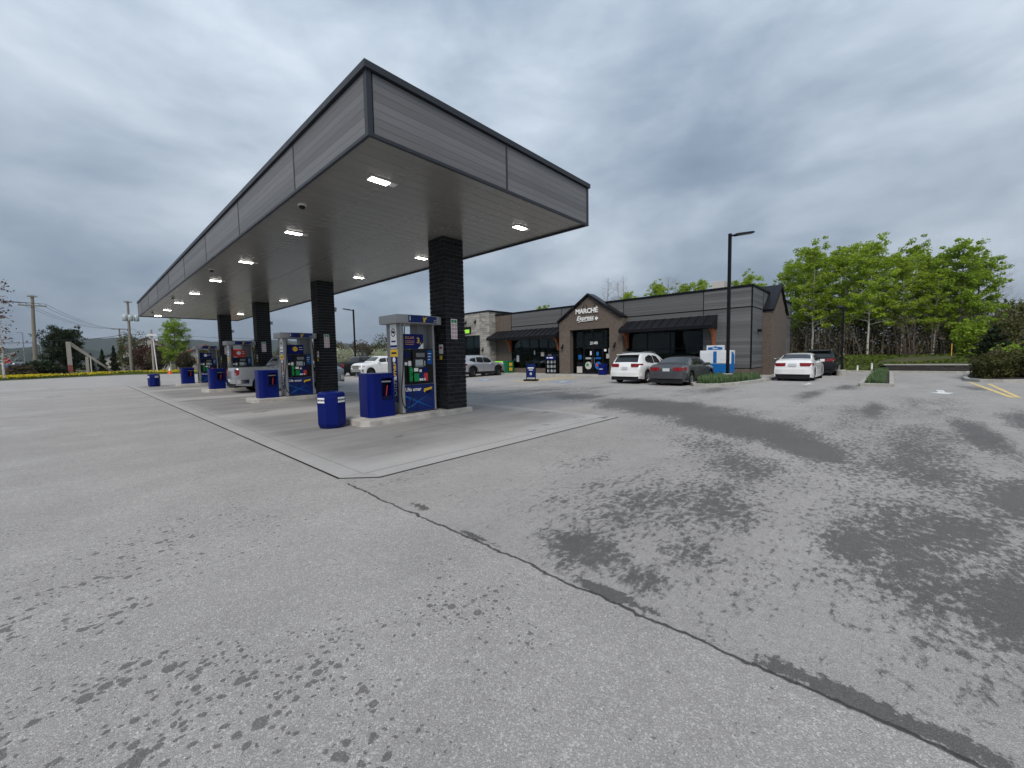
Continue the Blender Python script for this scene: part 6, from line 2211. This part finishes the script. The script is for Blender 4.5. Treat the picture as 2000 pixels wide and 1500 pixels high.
def house(loc, w_, d_, h_, rh, label, wallm, roofm, rz=0):
    t = thing('house', label, 'house', loc, rz)
    MB().box(-w_ / 2, w_ / 2, -d_ / 2, d_ / 2, 0, h_).prism([(-w_ / 2, h_), (w_ / 2, h_), (0, h_ + rh - .05)], -d_ / 2, d_ / 2, 'y').build('wall', wallm, t)
    for s in (-1, 1):
        poly = [(0, h_ + rh), (s * (w_ / 2 + .4), h_ - .15), (s * (w_ / 2 + .4), h_ - .30), (0, h_ + rh - .15)]
        MB().prism(poly if s < 0 else poly[::-1], -d_ / 2 - .3, d_ / 2 + .3, 'y').build('roof', roofm, t)
    for k in (-.28, .28):
        o = MB().box(w_ * k - .55, w_ * k + .55, -d_ / 2 - .04, -d_ / 2 + .02, h_ * .4, h_ * .8).build('window', 'far_glass', t)
        MB().box(w_ * k - .62, w_ * k + .62, -d_ / 2 - .06, -d_ / 2 + .01, h_ * .36, h_ * .4 - .002).build('sill', 'white_print', o)


house((11.0, 128, 0), 8, 7, 5.0, 2.6, 'house with dark red roof behind the budding trees', 'house_pale', 'roof_red')
house((4.6, 125, 0), 5, 5, 2.4, 1.2, 'small pale house behind the timber frame', 'house_pale', 'dark_trim')
house((9.3, 118, 0), 6, 5, 2.6, 1.4, 'low tan house between the transformer pole and the meter post', 'stone', 'dark_trim')
house((20, 118, 0), 9, 7, 3.4, 2.2, 'brown roofed house beyond the pumps', 'stone', 'roof_red')
bbd = thing('red_banner', 'red advertising board beyond the pumps', 'board', (13.6, 62, 0))
MB().box(-.95, .95, -.04, .04, 1.9, 3.2).build('board', 'red_print', bbd)
for x in (-.8, .8):
    MB().box(x - .05, x + .05, -.03, .03, 0, 1.95).build('post', 'steel', bbd)
for x, lb in ((-.55, 'left'), (.1, 'right')):
    MB().box(x, x + .45, -.055, -.041, 2.0, 2.3).build('board_print', 'white_print', bbd)
for x, y, lb in ((39.9, 1.55, 'white marker bollard on the grass near the short lamp post'), (40.0, .75, 'white marker bollard on the grass beside the retaining wall end')):
    b_ = thing('bollard', lb, 'bollard', (x, y, bank_z(x, y) - .02))
    MB().lathe([(.06, 0), (.06, .34), (.045, .38), (.06, .40), (.06, .46), (.02, .50)], 10).build('post', 'white_print', b_, smooth=40)
yp = thing('marker_post', 'thin yellow marker post on the grass above the retaining wall', 'post', (46, -3.7, bank_z(46, -3.7) - .05))
MB().tube([(0, 0, 0), (0, 0, 1.0)], .028, 8).build('post', 'yellow_print', yp, smooth=50)
MB().lathe([(.05, 1.0), (.05, 1.06), (.02, 1.08)], 8).build('cap', 'dark_trim', yp, smooth=40)

# ================================================================== air
hm, h_ = newmat('haze')
vol = h_.n('ShaderNodeVolumePrincipled', {'Color': (.80, .87, 1.0, 1), 'Density': 0.00009, 'Anisotropy': .2})
h_.n('ShaderNodeOutputMaterial', {1: vol.outputs[0]})
MB().box(-3450, 3450, -3450, 3450, -7, 190).build('haze', 'haze', label='thin blue haze in the air over the distant hills', cat='haze', kind='stuff')
